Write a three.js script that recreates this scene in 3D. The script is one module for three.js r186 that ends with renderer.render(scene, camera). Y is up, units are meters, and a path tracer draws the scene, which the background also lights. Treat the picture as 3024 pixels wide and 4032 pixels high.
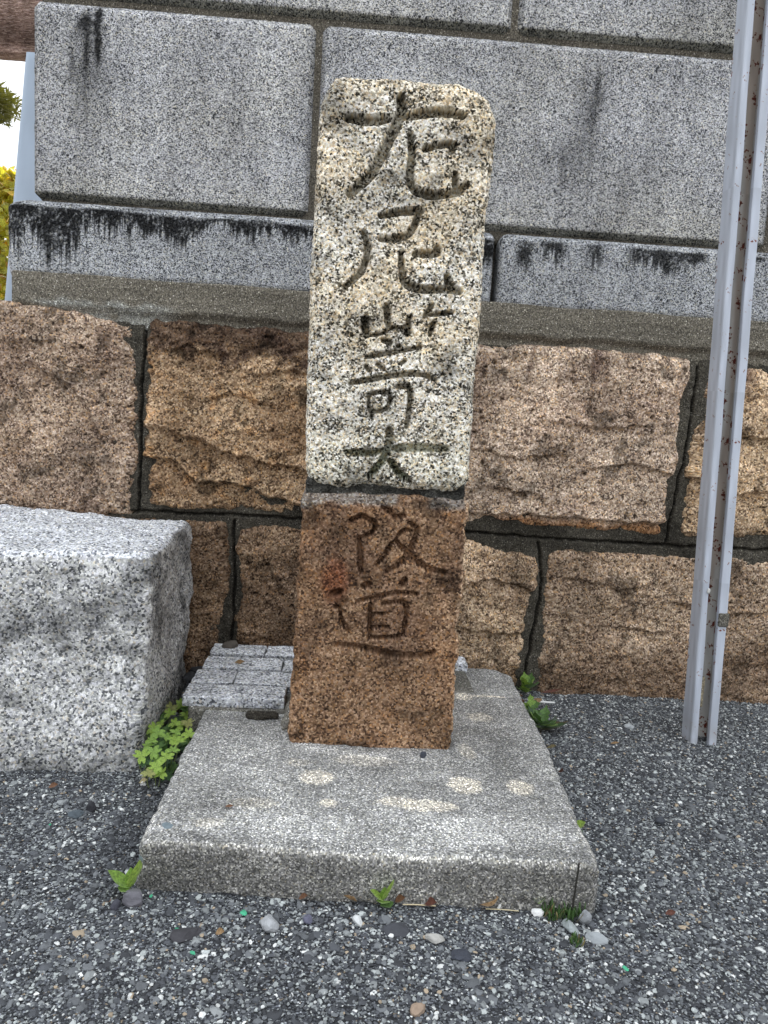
import * as THREE from 'three';
import { ImprovedNoise } from 'three/addons/math/ImprovedNoise.js';
import { mergeGeometries } from 'three/addons/utils/BufferGeometryUtils.js';

// ---------------------------------------------------------------- camera, sky, sun, exposure
const scene = new THREE.Scene();
const camera = new THREE.PerspectiveCamera(67.3, 0.75, 0.05, 300);
{
  const p = 7.5 * Math.PI / 180, y = 3.0 * Math.PI / 180, r = 3.4 * Math.PI / 180;
  const F = new THREE.Vector3(Math.sin(y) * Math.cos(p), -Math.sin(p), -Math.cos(y) * Math.cos(p));
  const R0 = new THREE.Vector3(Math.cos(y), 0, Math.sin(y)), U0 = new THREE.Vector3().crossVectors(R0, F);
  const R = R0.clone().multiplyScalar(Math.cos(r)).addScaledVector(U0, Math.sin(r));
  const U = U0.clone().multiplyScalar(Math.cos(r)).addScaledVector(R0, -Math.sin(r));
  camera.quaternion.setFromRotationMatrix(new THREE.Matrix4().makeBasis(R, U, F.clone().negate()));
  camera.position.set(0, 0.60, 1.16);
  scene.add(camera);
}
const SUN = new THREE.Vector3(0.36, 0.83, -0.44).normalize();
{
  const w = 512, h = 256, d = new Float32Array(w * h * 4), v = new THREE.Vector3();
  for (let j = 0; j < h; j++) for (let i = 0; i < w; i++) {
    const el = ((j + .5) / h - .5) * Math.PI, az = ((i + .5) / w - .5) * 2 * Math.PI;
    v.set(Math.cos(el) * Math.cos(az), Math.sin(el), Math.cos(el) * Math.sin(az));
    const t = Math.pow(1 - Math.max(0, v.y), 2.2), g = Math.max(0, v.dot(SUN));
    const glow = 0.25 * Math.pow(g, 6) + 1.2 * Math.pow(g, 60);
    const b = .50 + .62 * Math.max(0, v.y); let c = [b * (.90 + .08 * t) + glow, b * (.955 + .04 * t) + glow * .98, b * 1.03 + glow * .93];
    if (v.y < 0) c = [0.2, 0.2, 0.2];
    d.set([c[0], c[1], c[2], 1], (j * w + i) * 4);
  }
  const sky = new THREE.DataTexture(d, w, h, THREE.RGBAFormat, THREE.FloatType);
  sky.mapping = THREE.EquirectangularReflectionMapping; sky.magFilter = sky.minFilter = THREE.LinearFilter; sky.needsUpdate = true;
  scene.background = sky; scene.environment = sky;
}
const sun = new THREE.DirectionalLight(0xfff1dc, 5.0);
sun.position.copy(SUN).multiplyScalar(12); sun.castShadow = true; sun.shadow.mapSize.set(2048, 2048);
Object.assign(sun.shadow.camera, { left: -6, right: 6, top: 6, bottom: -6, near: 0.5, far: 40 });
scene.add(sun, sun.target);
const renderer = new THREE.WebGLRenderer({ antialias: true });
renderer.toneMapping = THREE.LinearToneMapping;
renderer.toneMappingExposure = 2.1;
renderer.shadowMap.enabled = true; renderer.shadowMap.type = THREE.PCFSoftShadowMap;

// ---------------------------------------------------------------- helpers
function rng(seed) { let a = seed >>> 0; return () => { a = (a + 0x6D2B79F5) | 0; let t = Math.imul(a ^ (a >>> 15), 1 | a); t = (t + Math.imul(t ^ (t >>> 7), 61 | t)) ^ t; return ((t ^ (t >>> 14)) >>> 0) / 4294967296; }; }
const IN = new ImprovedNoise();
const noise = (x, y, z) => IN.noise(x + 37.3, y + 11.7, z + 91.1);
function fbm(x, y, z, o = 4) { let s = 0, a = .5, f = 1; for (let i = 0; i < o; i++) { s += a * noise(x * f, y * f, z * f); a *= .5; f *= 2.03; } return s; }
function ridge(x, y, z, o = 4) { let s = 0, a = .5, f = 1; for (let i = 0; i < o; i++) { s += a * (1 - 2 * Math.abs(noise(x * f, y * f, z * f))); a *= .5; f *= 2.1; } return s; }
const clamp = (x, a = 0, b = 1) => x < a ? a : x > b ? b : x;
const sm = (a, b, x) => { const t = clamp((x - a) / (b - a)); return t * t * (3 - 2 * t); };
const mix = (a, b, t) => a + (b - a) * t;
const mix3 = (a, b, t) => [mix(a[0], b[0], t), mix(a[1], b[1], t), mix(a[2], b[2], t)];
const mul3 = (a, s) => [a[0] * s, a[1] * s, a[2] * s];
const used = {};
function numbered(n) { used[n] = (used[n] ?? -1) + 1; return used[n] ? n + '_' + String(used[n]).padStart(3, '0') : n; }
function shadow(o) { o.castShadow = o.receiveShadow = true; return o; }
function thing(name, label, category, pos = [0, 0, 0], group) {
  const o = new THREE.Group(); o.name = numbered(name); o.position.set(...pos); o.userData = { label, category };
  if (group) o.userData.group = group;
  scene.add(o); return o;
}
function part(name, geo, mat, parent, label) { const m = shadow(new THREE.Mesh(geo, mat)); m.name = name; if (label) m.userData.label = label; parent.add(m); return m; }
function solo(name, geo, mat, label, category, group) { const m = shadow(new THREE.Mesh(geo, mat)); m.name = numbered(name); m.userData = { label, category }; if (group) m.userData.group = group; scene.add(m); return m; }

// ---------------------------------------------------------------- mineral textures (colour of grains only, tileable)
const hash = (x, y, s) => { let h = Math.imul(x, 374761393) + Math.imul(y, 668265263) + Math.imul(s, 1442695041); h = Math.imul(h ^ (h >>> 13), 1274126177); return ((h ^ (h >>> 16)) >>> 0) / 4294967296; };
function pnoise(x, y, per, s) {
  const xi = Math.floor(x), yi = Math.floor(y), fx = x - xi, fy = y - yi, u = fx * fx * (3 - 2 * fx), v = fy * fy * (3 - 2 * fy), m = (k) => ((k % per) + per) % per;
  return mix(mix(hash(m(xi), m(yi), s), hash(m(xi + 1), m(yi), s), u), mix(hash(m(xi), m(yi + 1), s), hash(m(xi + 1), m(yi + 1), s), u), v);
}
function tex(data, n, srgb) {
  const t = new THREE.DataTexture(data, n, n, THREE.RGBAFormat);
  t.wrapS = t.wrapT = THREE.RepeatWrapping; t.magFilter = THREE.LinearFilter; t.minFilter = THREE.LinearMipmapLinearFilter; t.generateMipmaps = true; t.anisotropy = 8;
  if (srgb) t.colorSpace = THREE.SRGBColorSpace;
  t.needsUpdate = true; return t;
}
// palette rows: [r, g, b (sRGB), weight, cluster pull, height]
function grains(n, cells, palette, o = {}) {
  const { seed = 1, cluster = 24, jit = .12, warp = .5, edge = .12, fine = .1, stretch = 1 } = o;
  const col = new Uint8Array(n * n * 4), bmp = new Uint8Array(n * n * 4), cy = Math.round(cells / stretch);
  const pick = new Map();
  const info = (ix, iy) => {
    const k = iy * 8192 + ix; let c = pick.get(k); if (c) return c;
    const cl = .6 * pnoise(ix / cells * cluster, iy / cy * cluster, cluster, seed + 5) + .4 * pnoise(ix / cells * cluster * 3, iy / cy * cluster * 3, cluster * 3, seed + 6);
    let tot = 0; const w = palette.map((p) => { const q = p[3] * Math.exp(p[4] * (cl - .5) * 4); tot += q; return q; });
    let u = hash(ix, iy, seed) * tot, i = 0; while (i < w.length - 1 && u > w[i]) { u -= w[i]; i++; }
    const j = 1 + (hash(ix, iy, seed + 1) - .5) * 2 * jit, p = palette[i];
    c = [p[0] * j, p[1] * j, p[2] * (j + (hash(ix, iy, seed + 4) - .5) * .06), p[5] + (hash(ix, iy, seed + 9) - .5) * .25, hash(ix, iy, seed + 2), hash(ix, iy, seed + 3)];
    pick.set(k, c); return c;
  };
  for (let y = 0; y < n; y++) for (let x = 0; x < n; x++) {
    let gx = x / n * cells, gy = y / n * cy;
    gx += (pnoise(gx * 1.7, gy * 1.7, Math.round(cells * 1.7), seed + 7) - .5) * warp; gy += (pnoise(gx * 1.7, gy * 1.7, Math.round(cells * 1.7), seed + 8) - .5) * warp;
    const bx = Math.floor(gx), by = Math.floor(gy); let d1 = 9, d2 = 9, best = null;
    for (let j = -1; j <= 1; j++) for (let i = -1; i <= 1; i++) {
      const c = info(((bx + i) % cells + cells) % cells, ((by + j) % cy + cy) % cy), dx = bx + i + .1 + .8 * c[4] - gx, dy = by + j + .1 + .8 * c[5] - gy, d = dx * dx + dy * dy;
      if (d < d1) { d2 = d1; d1 = d; best = c; } else if (d < d2) d2 = d;
    }
    const e = Math.sqrt(d2) - Math.sqrt(d1), k = (1 - edge * (1 - clamp(e * 4))) * (1 + (hash(x, y, seed + 20) - .5) * 2 * fine), q = (y * n + x) * 4;
    col[q] = clamp(best[0] * k, 0, 255); col[q + 1] = clamp(best[1] * k, 0, 255); col[q + 2] = clamp(best[2] * k, 0, 255); col[q + 3] = 255;
    const b = clamp(best[3] * .75 + .25 * clamp(e * 2.5) + (hash(x, y, seed + 21) - .5) * .08) * 255; bmp[q] = bmp[q + 1] = bmp[q + 2] = b; bmp[q + 3] = 255;
  }
  return { map: tex(col, n, true), bump: tex(bmp, n, false) };
}
function stone(t, bumpScale, rough = .92) { return new THREE.MeshPhysicalMaterial({ map: t.map, bumpMap: t.bump, bumpScale, roughness: rough, specularIntensity: .25, vertexColors: true }); }
const T = {
  ashlar: grains(1024, 275, [[214, 214, 214, 32, .25, .7], [174, 174, 175, 32, 0, .6], [124, 125, 127, 21, -.15, .45], [56, 57, 60, 14, -.3, .2], [222, 215, 200, 5, 0, .8]], { seed: 3, cluster: 30, stretch: .8 }),
  cream: grains(1024, 250, [[240, 236, 227, 44, .45, .85], [226, 208, 178, 11, .6, .8], [206, 190, 166, 9, .4, .7], [184, 179, 168, 16, 0, .5], [112, 107, 97, 13, -.8, .2], [50, 48, 43, 9, -.9, .05]], { seed: 17, cluster: 44, warp: 1.1 }),
  rust: grains(1024, 210, [[206, 190, 172, 20, .5, .8], [176, 157, 138, 32, .1, .65], [143, 124, 107, 27, 0, .45], [92, 79, 70, 14, -.7, .15], [188, 158, 124, 7, .2, .7]], { seed: 29, cluster: 30, warp: .8 }),
  grey: grains(1024, 195, [[228, 228, 228, 34, .25, .8], [200, 200, 201, 30, .1, .65], [158, 159, 161, 21, -.1, .45], [96, 98, 101, 12, -.6, .2], [208, 200, 188, 4, 0, .7]], { seed: 41, cluster: 34, warp: .9 }),
  slab: grains(1024, 330, [[126, 126, 125, 34, -.15, .45], [152, 152, 150, 26, 0, .5], [92, 92, 91, 20, -.15, .3], [194, 193, 190, 13, .3, .75], [226, 225, 221, 5, .3, .85], [160, 154, 142, 2, 0, .6]], { seed: 53, cluster: 30, warp: .8 }),
  mortar: grains(1024, 330, [[112, 107, 98, 40, 0, .5], [92, 88, 80, 30, 0, .4], [136, 131, 120, 16, .2, .6], [66, 63, 58, 12, -.3, .25], [196, 191, 180, 2, 0, .8]], { seed: 67, cluster: 24 }),
  asphalt: grains(1024, 280, [[54, 55, 57, 40, -.3, .3], [78, 80, 83, 24, 0, .45], [108, 111, 114, 18, .1, .6], [150, 154, 155, 11, .3, .75], [192, 195, 193, 5, .4, .85], [128, 116, 100, 2, 0, .6]], { seed: 79, cluster: 36, warp: .8, edge: .4 }),
};
const M = {
  ashlar: stone(T.ashlar, .0008), cream: stone(T.cream, .0022), rust: stone(T.rust, .0013), grey: stone(T.grey, .0016, .8), slab: stone(T.slab, .0010), mortar: stone(T.mortar, .0010, .95), asphalt: stone(T.asphalt, .0018, .9),
};
const SZ = .55;   // metres covered by one repeat of each mineral texture

// ---------------------------------------------------------------- rough blocks
function block(o) {
  const { c = [0, 0, 0], h, r = .01, cell = .004, chamfer = false, skip = '', warp, disp, tint, ts = SZ, uo = [0, 0], coarse = '' } = o;
  const cs = Array.isArray(cell) ? cell : [cell, cell, cell], n = h.map((v, i) => Math.max(2, Math.ceil(2 * v / cs[i])));
  const pos = [], uv = [], col = [], idx = [], keyId = [], ids = new Map();
  const faces = [['+x', 0, 1], ['-x', 0, -1], ['+y', 1, 1], ['-y', 1, -1], ['+z', 2, 1], ['-z', 2, -1]];
  const p = [0, 0, 0], d = [0, 0, 0], gi = [0, 0, 0];
  for (const [fn, a, s] of faces) {
    if (skip.includes(fn)) continue;
    const u = (a + 1) % 3, v = (a + 2) % 3, st = coarse.includes(fn) ? 6 : 1;
    const nu = st > 1 ? Math.max(1, Math.round(n[u] / st)) : n[u], nv = st > 1 ? Math.max(1, Math.round(n[v] / st)) : n[v], base = pos.length / 3;
    for (let j = 0; j <= nv; j++) for (let i = 0; i <= nu; i++) {
      p[a] = s * h[a]; p[u] = -h[u] + 2 * h[u] * i / nu; p[v] = -h[v] + 2 * h[v] * j / nv;
      let L = 0, L1 = 0; const q = [0, 0, 0];
      for (let k = 0; k < 3; k++) { q[k] = clamp(p[k], -(h[k] - r), h[k] - r); d[k] = p[k] - q[k]; L += d[k] * d[k]; L1 += Math.abs(d[k]); }
      L = Math.sqrt(L); const N = [d[0] / L, d[1] / L, d[2] / L], e = chamfer ? r / L1 : r / L;
      let P = [q[0] + d[0] * e + c[0], q[1] + d[1] * e + c[1], q[2] + d[2] * e + c[2]];
      if (warp) P = warp(P, N, [p[0] / h[0], p[1] / h[1], p[2] / h[2]]);
      const P0 = P.slice();
      if (disp) { const k = disp(P, N); P = [P[0] + N[0] * k, P[1] + N[1] * k, P[2] + N[2] * k]; }
      pos.push(...P);
      const uvp = a === 2 ? [P0[0], P0[1]] : a === 0 ? [P0[2] + .31, P0[1]] : [P0[0], P0[2] + .17];
      uv.push(uvp[0] / ts + uo[0], uvp[1] / ts + uo[1]);
      const t = tint ? tint(P0, N) : [1, 1, 1]; col.push(...t);
      gi[a] = s > 0 ? n[a] : 0; gi[u] = i * (st > 1 ? n[u] / nu : 1); gi[v] = j * (st > 1 ? n[v] / nv : 1);
      const key = (gi[0] * 4099 + gi[1]) * 4099 + gi[2]; let id = ids.get(key); if (id === undefined) { id = ids.size; ids.set(key, id); } keyId.push(id);
    }
    for (let j = 0; j < nv; j++) for (let i = 0; i < nu; i++) {
      const A = base + j * (nu + 1) + i, B = A + 1, C = A + nu + 1, D = C + 1;
      if (s > 0) idx.push(A, B, D, A, D, C); else idx.push(A, D, B, A, C, D);
    }
  }
  return finish(pos, uv, col, idx, keyId, ids.size);
}
function finish(pos, uv, col, idx, keyId, count) {
  const acc = new Float32Array(count * 3), nor = new Float32Array(pos.length);
  for (let t = 0; t < idx.length; t += 3) {
    const a = idx[t] * 3, b = idx[t + 1] * 3, c = idx[t + 2] * 3;
    const ux = pos[b] - pos[a], uy = pos[b + 1] - pos[a + 1], uz = pos[b + 2] - pos[a + 2], vx = pos[c] - pos[a], vy = pos[c + 1] - pos[a + 1], vz = pos[c + 2] - pos[a + 2];
    const nx = uy * vz - uz * vy, ny = uz * vx - ux * vz, nz = ux * vy - uy * vx;
    for (const q of [idx[t], idx[t + 1], idx[t + 2]]) { const k = keyId[q] * 3; acc[k] += nx; acc[k + 1] += ny; acc[k + 2] += nz; }
  }
  for (let i = 0; i < keyId.length; i++) { const k = keyId[i] * 3, l = Math.hypot(acc[k], acc[k + 1], acc[k + 2]) || 1; nor[i * 3] = acc[k] / l; nor[i * 3 + 1] = acc[k + 1] / l; nor[i * 3 + 2] = acc[k + 2] / l; }
  const g = new THREE.BufferGeometry();
  g.setAttribute('position', new THREE.Float32BufferAttribute(pos, 3)); g.setAttribute('normal', new THREE.BufferAttribute(nor, 3));
  g.setAttribute('uv', new THREE.Float32BufferAttribute(uv, 2)); g.setAttribute('color', new THREE.Float32BufferAttribute(col, 3)); g.setIndex(idx);
  return g;
}
// box from limits
const lim = (x0, x1, y0, y1, z0, z1) => ({ c: [(x0 + x1) / 2, (y0 + y1) / 2, (z0 + z1) / 2], h: [(x1 - x0) / 2, (y1 - y0) / 2, (z1 - z0) / 2] });
// sheet over a rectangle: f(u, v) -> [x, y, z], tint(P)
function sheet(nu, nv, f, tint, ts = SZ) {
  const pos = [], uv = [], col = [], idx = [], key = [];
  for (let j = 0; j <= nv; j++) for (let i = 0; i <= nu; i++) { const r = f(i / nu, j / nv); pos.push(r[0], r[1], r[2]); uv.push(r[3] / ts, r[4] / ts); col.push(...tint(r)); key.push(key.length); }
  for (let j = 0; j < nv; j++) for (let i = 0; i < nu; i++) { const A = j * (nu + 1) + i, C = A + nu + 1; idx.push(A, A + 1, C + 1, A, C + 1, C); }
  return finish(pos, uv, col, idx, key, key.length);
}
// triangles for which pick() answers k go to geometry k
function splitFaces(g, pick, count) {
  const P = g.attributes.position.array, I = g.index.array, lists = Array.from({ length: count }, () => []);
  for (let t = 0; t < I.length; t += 3) { const a = I[t] * 3, b = I[t + 1] * 3, c = I[t + 2] * 3; lists[pick((P[a] + P[b] + P[c]) / 3, (P[a + 1] + P[b + 1] + P[c + 1]) / 3, (P[a + 2] + P[b + 2] + P[c + 2]) / 3)].push(I[t], I[t + 1], I[t + 2]); }
  return lists.map((l) => {
    const map = new Map(), out = new THREE.BufferGeometry(), ni = l.map((v) => { let k = map.get(v); if (k === undefined) { k = map.size; map.set(v, k); } return k; });
    for (const name of ['position', 'normal', 'uv', 'color']) { const A = g.attributes[name], s = A.itemSize, n = new Float32Array(map.size * s); for (const [v, k] of map) for (let q = 0; q < s; q++) n[k * s + q] = A.array[v * s + q]; out.setAttribute(name, new THREE.BufferAttribute(n, s)); }
    out.setIndex(ni); return out;
  });
}

// ---------------------------------------------------------------- the ground
const gy = (x, z) => .010 * sm(-.45, .05, z) + .005 * fbm(x * 9, 3, z * 9, 3);
{
  const far = new THREE.Mesh(new THREE.PlaneGeometry(240, 240).rotateX(-Math.PI / 2), new THREE.MeshStandardMaterial({ map: T.asphalt.map.clone(), roughness: .92 }));
  far.material.map.repeat.set(300, 300); far.material.map.needsUpdate = true;
  far.position.y = -.03; far.name = 'ground'; far.receiveShadow = true; far.userData.kind = 'structure'; scene.add(far);
  const x0 = -1.7, x1 = 2.1, z0 = -.56, z1 = 1.5;
  const g = sheet(500, 290, (u, v) => {
    const x = mix(x0, x1, u), z = mix(z1, z0, v), e = Math.min(u, 1 - u, v, 1 - v);
    return [x, gy(x, z) + .0022 * noise(x * 110, 1, z * 110) - .034 * (1 - sm(0, .04, e)), z, x, z];
  }, ([x, y, z]) => {
    const f = 1 + .45 * fbm(x * 3.1, 5, z * 3.1, 3), footDark = sm(.07, .01, Math.abs(x + .25)) * sm(.33, .25, z) * .35 + sm(.02, 0, Math.abs(z - .30)) * sm(.4, .33, x) * .3;  // asphalt darker along the left side and front of the slab
    return mul3([1, 1, 1.01], clamp(1.15 * f * (1 - footDark), .3, 1.6));
  });
  const near = shadow(new THREE.Mesh(g, M.asphalt)); near.name = 'asphalt_pavement'; near.userData.kind = 'structure'; scene.add(near);
}

// ---------------------------------------------------------------- the stone wall
const wall = thing('stone_wall', 'grey dressed granite wall on a base of rough brown stones', 'wall');
{
  const back = lim(-.64, 4.2, 0, 3.31, -.86, -.53), bk = block({ ...back, r: .005, cell: .4, tint: () => [.7, .7, .7] });
  part('core', bk, M.mortar, wall);
  part('core', block({ ...lim(-1.9, 4.2, -.05, .735, -.85, -.55), r: .005, cell: .4, tint: () => [.6, .6, .6] }), M.mortar, wall);
  // joint filling, recessed behind the chamfered blocks
  part('joint_mortar', block({ ...lim(-.65, 2.3, .96, 3.3, -.56, -.512), r: .004, cell: [.012, .012, .02], skip: '-z', disp: (P) => .0008 * fbm(P[0] * 40, P[1] * 40, 3, 3), tint: (P) => mul3([1, .98, .95], .82 + .3 * fbm(P[0] * 14, P[1] * 14, 7, 3)) }), M.mortar, wall);
  const ash = (x0, x1, y0, y1, k, fine) => {
    const g = block({
      ...lim(x0, x1, y0, y1, -.60, -.4975), r: .0145, chamfer: true, cell: fine ? [.0036, .0036, .01] : [.03, .03, .03], skip: '-z', uo: [k * .371, k * .713],
      disp: (P, N) => .0006 * fbm(P[0] * 30, P[1] * 30, k, 3) + (N[2] < .9 ? .0012 * noise(P[0] * 90, P[1] * 90, P[2] * 90 + k) : 0),
      tint: (P, N) => {
        const [x, y] = P; let f = 1.04 + .55 * fbm(x * 4, y * 4, k, 4) + .20 * noise(x * 28, y * 3.2, k + 4) + .12 * noise(x * 70, y * 5, k);
        let c = [.96, .96, .97];
        const warm = sm(-.1, .35, fbm(x * 3.3 + 5, y * 3.3, k, 3)) * .5 + sm(.10, 0, y - y0) * .5; c = mix3(c, [.92, .9, .84], clamp(warm));
        // shade and algae painted on under and side chamfers; pale lime below the joint
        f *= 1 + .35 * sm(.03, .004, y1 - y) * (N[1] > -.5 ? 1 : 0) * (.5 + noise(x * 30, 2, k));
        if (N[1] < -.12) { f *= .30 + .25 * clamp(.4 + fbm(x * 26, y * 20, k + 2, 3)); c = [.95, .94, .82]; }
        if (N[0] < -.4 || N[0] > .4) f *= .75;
        // black run-off stains
        const st = (cx, w, top, len, amt) => { const u = Math.abs(x - cx - .006 * noise(y * 20, 3, k)) / w, v = (top - y) / len; return v < -.03 || v > 1.2 || u > 1.6 ? 0 : amt * sm(1.3, .1, u + .8 * fbm(x * 60, y * 12, k + 9, 4) + .35 * noise(x * 240, y * 120, k)) * sm(1.1, .15, v + .3 * noise(x * 80, 3, k)) * sm(-.03, .25, v + .25 * noise(x * 60, 9, k)); };
        let s = 0;
        if (k === 1) s = st(-.560, .030, 1.352, .11, 1.1) + st(-.533, .014, 1.358, .11, 1.1) + st(-.565, .03, 1.30, .2, .45) + st(-.545, .05, 1.30, .32, .4) + st(-.3, .08, 1.36, .3, .16) + st(-.62, .03, 1.36, .3, .15);
        if (k === 2) s = st(.475, .022, 1.35, .28, .5) + st(.445, .05, 1.33, .36, .42) + st(.40, .06, 1.2, .22, .38) + st(.2, .05, 1.36, .2, .2) + st(.62, .05, 1.36, .3, .15);
        f *= 1 - .93 * clamp(s);
        return mul3(c, clamp(f, .05, 1.35) * .92);
      },
    });
    return part('granite_block', g, M.ashlar, wall);
  };
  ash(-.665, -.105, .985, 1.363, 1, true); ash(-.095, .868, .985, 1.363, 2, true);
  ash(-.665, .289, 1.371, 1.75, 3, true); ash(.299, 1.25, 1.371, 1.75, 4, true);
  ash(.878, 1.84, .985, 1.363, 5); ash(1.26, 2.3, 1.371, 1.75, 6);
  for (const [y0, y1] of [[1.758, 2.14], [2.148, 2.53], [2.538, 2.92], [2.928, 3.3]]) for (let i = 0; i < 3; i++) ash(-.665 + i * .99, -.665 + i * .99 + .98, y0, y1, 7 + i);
  part('coping_stone', block({ ...lim(-.72, 2.32, 3.31, 3.41, -.92, -.45), r: .02, cell: .05, disp: (P) => .002 * fbm(P[0] * 8, P[1] * 8, P[2] * 8), tint: () => [.8, .82, .85] }), M.ashlar, wall);
  // plinth course with black streaks below its worn upper arris
  const plinth = (x0, x1, k, fine) => part('plinth_block', block({
    ...lim(x0, x1, .826, .977, -.60, -.470), r: .017, cell: fine ? [.0019, .0019, .012] : .03, skip: '-z', uo: [k * .53, k * .29],
    warp: (P) => { const b = k === 20 ? sm(-.66, -.70, P[0]) : 0; return [P[0] + b * .006 * noise(P[1] * 30, 1, 1), P[1] - b * .006, P[2]]; },
    disp: (P) => .0012 * fbm(P[0] * 22, P[1] * 22, P[2] * 22 + k, 4),
    tint: (P, N) => {
      const [x, y, z] = P; let f = 1 + .3 * fbm(x * 7, y * 7, k, 4) + .15 * noise(x * 60, y * 6, k);
      const top = .962 - .006 * noise(x * 9, 4, k);
      const reach = k === 20 ? mix(.062, .036, sm(-.62, -.25, x)) * (1 + .55 * sm(-.66, -.58, x) * sm(-.5, -.56, x)) : .045 * sm(.30, .33, x) * sm(.80, .5, x) + .008;
      const col = reach * (1 + .9 * noise(x * 17, 7, k) + .5 * noise(x * 46, 7, k) + .6 * noise(x * 170, 8, k) + .7 * noise(x * 390, 8, k) + (k === 20 ? 0 : .8 * noise(x * 14, 3, k)));
      const v = (top - y) / Math.max(.002, col);
      let s = v > 0 ? sm(1.15, .6, v) : sm(-.006, 0, top - y) * .9;
      s *= clamp(1.05 + 1.2 * fbm(x * 34, y * 34, k + 3, 3) + .9 * noise(x * 210, y * 150, k)) * (k === 20 ? 1 : sm(-.25, .12, noise(x * 16, 2, 5)) * .95);
      if (N[1] > .45) s = (k === 20 ? mix(.95, .5, sm(-.66, -.5, x)) : .35) * sm(-.25, .3, fbm(x * 16, z * 30, k, 3) + .4 * noise(x * 200, z * 200, 2));
      f *= 1 - .95 * clamp(s); if (y < top - col - .01) f *= .95;
      return mul3([.93, .95, .97], clamp(f, .02, 1.3) * .9);
    },
  }), M.ashlar, wall);
  plinth(-.702, .282, 20, true); plinth(.293, 1.3, 21, true); plinth(1.31, 2.3, 22);
  // trowelled cement band between plinth and base stones
  part('cement_band', block({
    ...lim(-.692, 2.3, .735, .836, -.60, -.4665), r: .004, cell: [.005, .0025, .02], skip: '-z',
    warp: (P) => [P[0], P[1] + .004 * noise(P[0] * 7, 2, 1), P[2] - .013 * sm(.776, .760, P[1] + .004 * noise(P[0] * 20, 1, 1))],
    disp: (P, N) => N[2] < .5 ? 0 : .0016 * fbm(P[0] * 12, P[1] * 190, 2, 3) + .0008 * noise(P[0] * 130, P[1] * 160, 5),
    tint: (P) => { const [x, y] = P, lime = sm(-.05, .25, fbm(x * 26, y * 60, 8, 3) + .3) * sm(.787, .775, y + .012 * noise(x * 30, 1, 2)) * sm(-.34, -.40, x) * sm(-.69, -.62, x); return mix3(mul3([.99, .98, .95], clamp(1.25 + .5 * fbm(x * 5, y * 40, 1, 4), .3, 1.7)), [2.1, 2.3, 2.5], lime * .8); },
  }), M.mortar, wall);
  // dark bedding mortar behind the base stones
  const lines = [[-.424, .76, -.430, .56, -.432, .36], [-.45, .358, -.25, .362, -.05, .361], [-.231, .35, -.226, .2, -.229, .02], [.09, .357, .40, .347, .72, .344, 1.3, .346], [.737, .75, .729, .56, .712, .42, .704, .345], [.424, .335, .441, .25, .418, .03]];
  const crack = (x, y) => { const X = x + .004 * noise(x * 30, y * 30, 1), Y = y + .004 * noise(x * 30, y * 30, 8); let m = 1; for (const l of lines) for (let i = 0; i + 3 < l.length; i += 2) { const dx = l[i + 2] - l[i], dy = l[i + 3] - l[i + 1], t = clamp(((X - l[i]) * dx + (Y - l[i + 1]) * dy) / (dx * dx + dy * dy)); m = Math.min(m, Math.hypot(X - l[i] - dx * t, Y - l[i + 1] - dy * t)); } return sm(.0036, .0012, m); };
  part('bedding_mortar', sheet(1100, 300, (u, v) => { const x = mix(-1.0, 1.3, u), y = mix(-.06, .775, v); return [x, y, -.4705 + .008 * fbm(x * 16, y * 16, 2, 3) + .004 * fbm(x * 70, y * 70, 3, 3) - .012 * crack(x, y) - .02 * sm(.72, .78, y), x, y]; },
    ([x, y]) => mul3([1, .99, .95], clamp(.46 + .6 * fbm(x * 7, y * 7, 3, 4), .12, .9) * (1 - .5 * crack(x, y)))), M.mortar, wall);
  part('bedding_mortar', block({ ...lim(-1.9, 2.2, -.05, .73, -.55, -.49), r: .005, cell: .3, skip: '-z', tint: () => [.5, .5, .48] }), M.mortar, wall);
  // rough base stones: [x0, x1, y0, y1, seed, tint, options]
  const rough = (x0, x1, y0, y1, k, base, o = {}) => {
    const w = x1 - x0, g = block({
      ...lim(x0, x1, y0, y1, -.60, -.456 + (o.out || 0)), r: o.r || .016, cell: o.coarse ? .03 : [.0025, .0025, .008], skip: '-z', uo: [k * .417, k * .233],
      warp: (P, N, q) => {
        let [x, y, z] = P;
        if (o.skewR) x += o.skewR * (y - y0) / (y1 - y0) * sm(-.2, 1, q[0]);
        if (o.skewL) x += o.skewL * (y - y0) / (y1 - y0) * sm(.2, -1, q[0]);
        if (o.top) y += o.top(x) * sm(0, 1, q[1]);
        const ed = 1 - (1 - Math.pow(Math.abs(q[0]), 6)) * (1 - Math.pow(Math.abs(q[1]), 6));
        x += ed * .011 * (noise(y * 9, k, 1) + .25 * noise(y * 40, k, 1)); y += ed * .008 * (noise(x * 9, k, 2) + .25 * noise(x * 40, k, 2));
        z += -.010 * Math.pow(Math.max(Math.abs(q[0]), Math.abs(q[1])), 5);
        return [x, y, z];
      },
      disp: (P, N) => {
        const [x, y] = P, a = o.amp || 1, s = 1 / (o.fs || 1);
        const wx = x + .02 * noise(x * 12, y * 12, k), wy = y + .02 * noise(x * 12, y * 12, k + 4);
        const tv = (fbm(wx * 6 * s, wy * 9 * s, k * 3.1, 4) + .9 * (o.grade || 0) * (y - (y0 + y1) / 2)) * 7, fl = Math.floor(tv), terr = (fl + sm(.30, .62, tv - fl)) / 7;
        let d = a * (.020 * terr + .010 * fbm(x * 9, y * 9, k, 2)) + .005 * a * (ridge(x * 14, y * 22, k, 3) - .25) + .0050 * a * fbm(x * 44, y * 60, k, 3) + .0016 * noise(x * 170, y * 170, k) - .0055 * sm(.42, .6, noise(x * 95, y * 95, k + 31));
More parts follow.
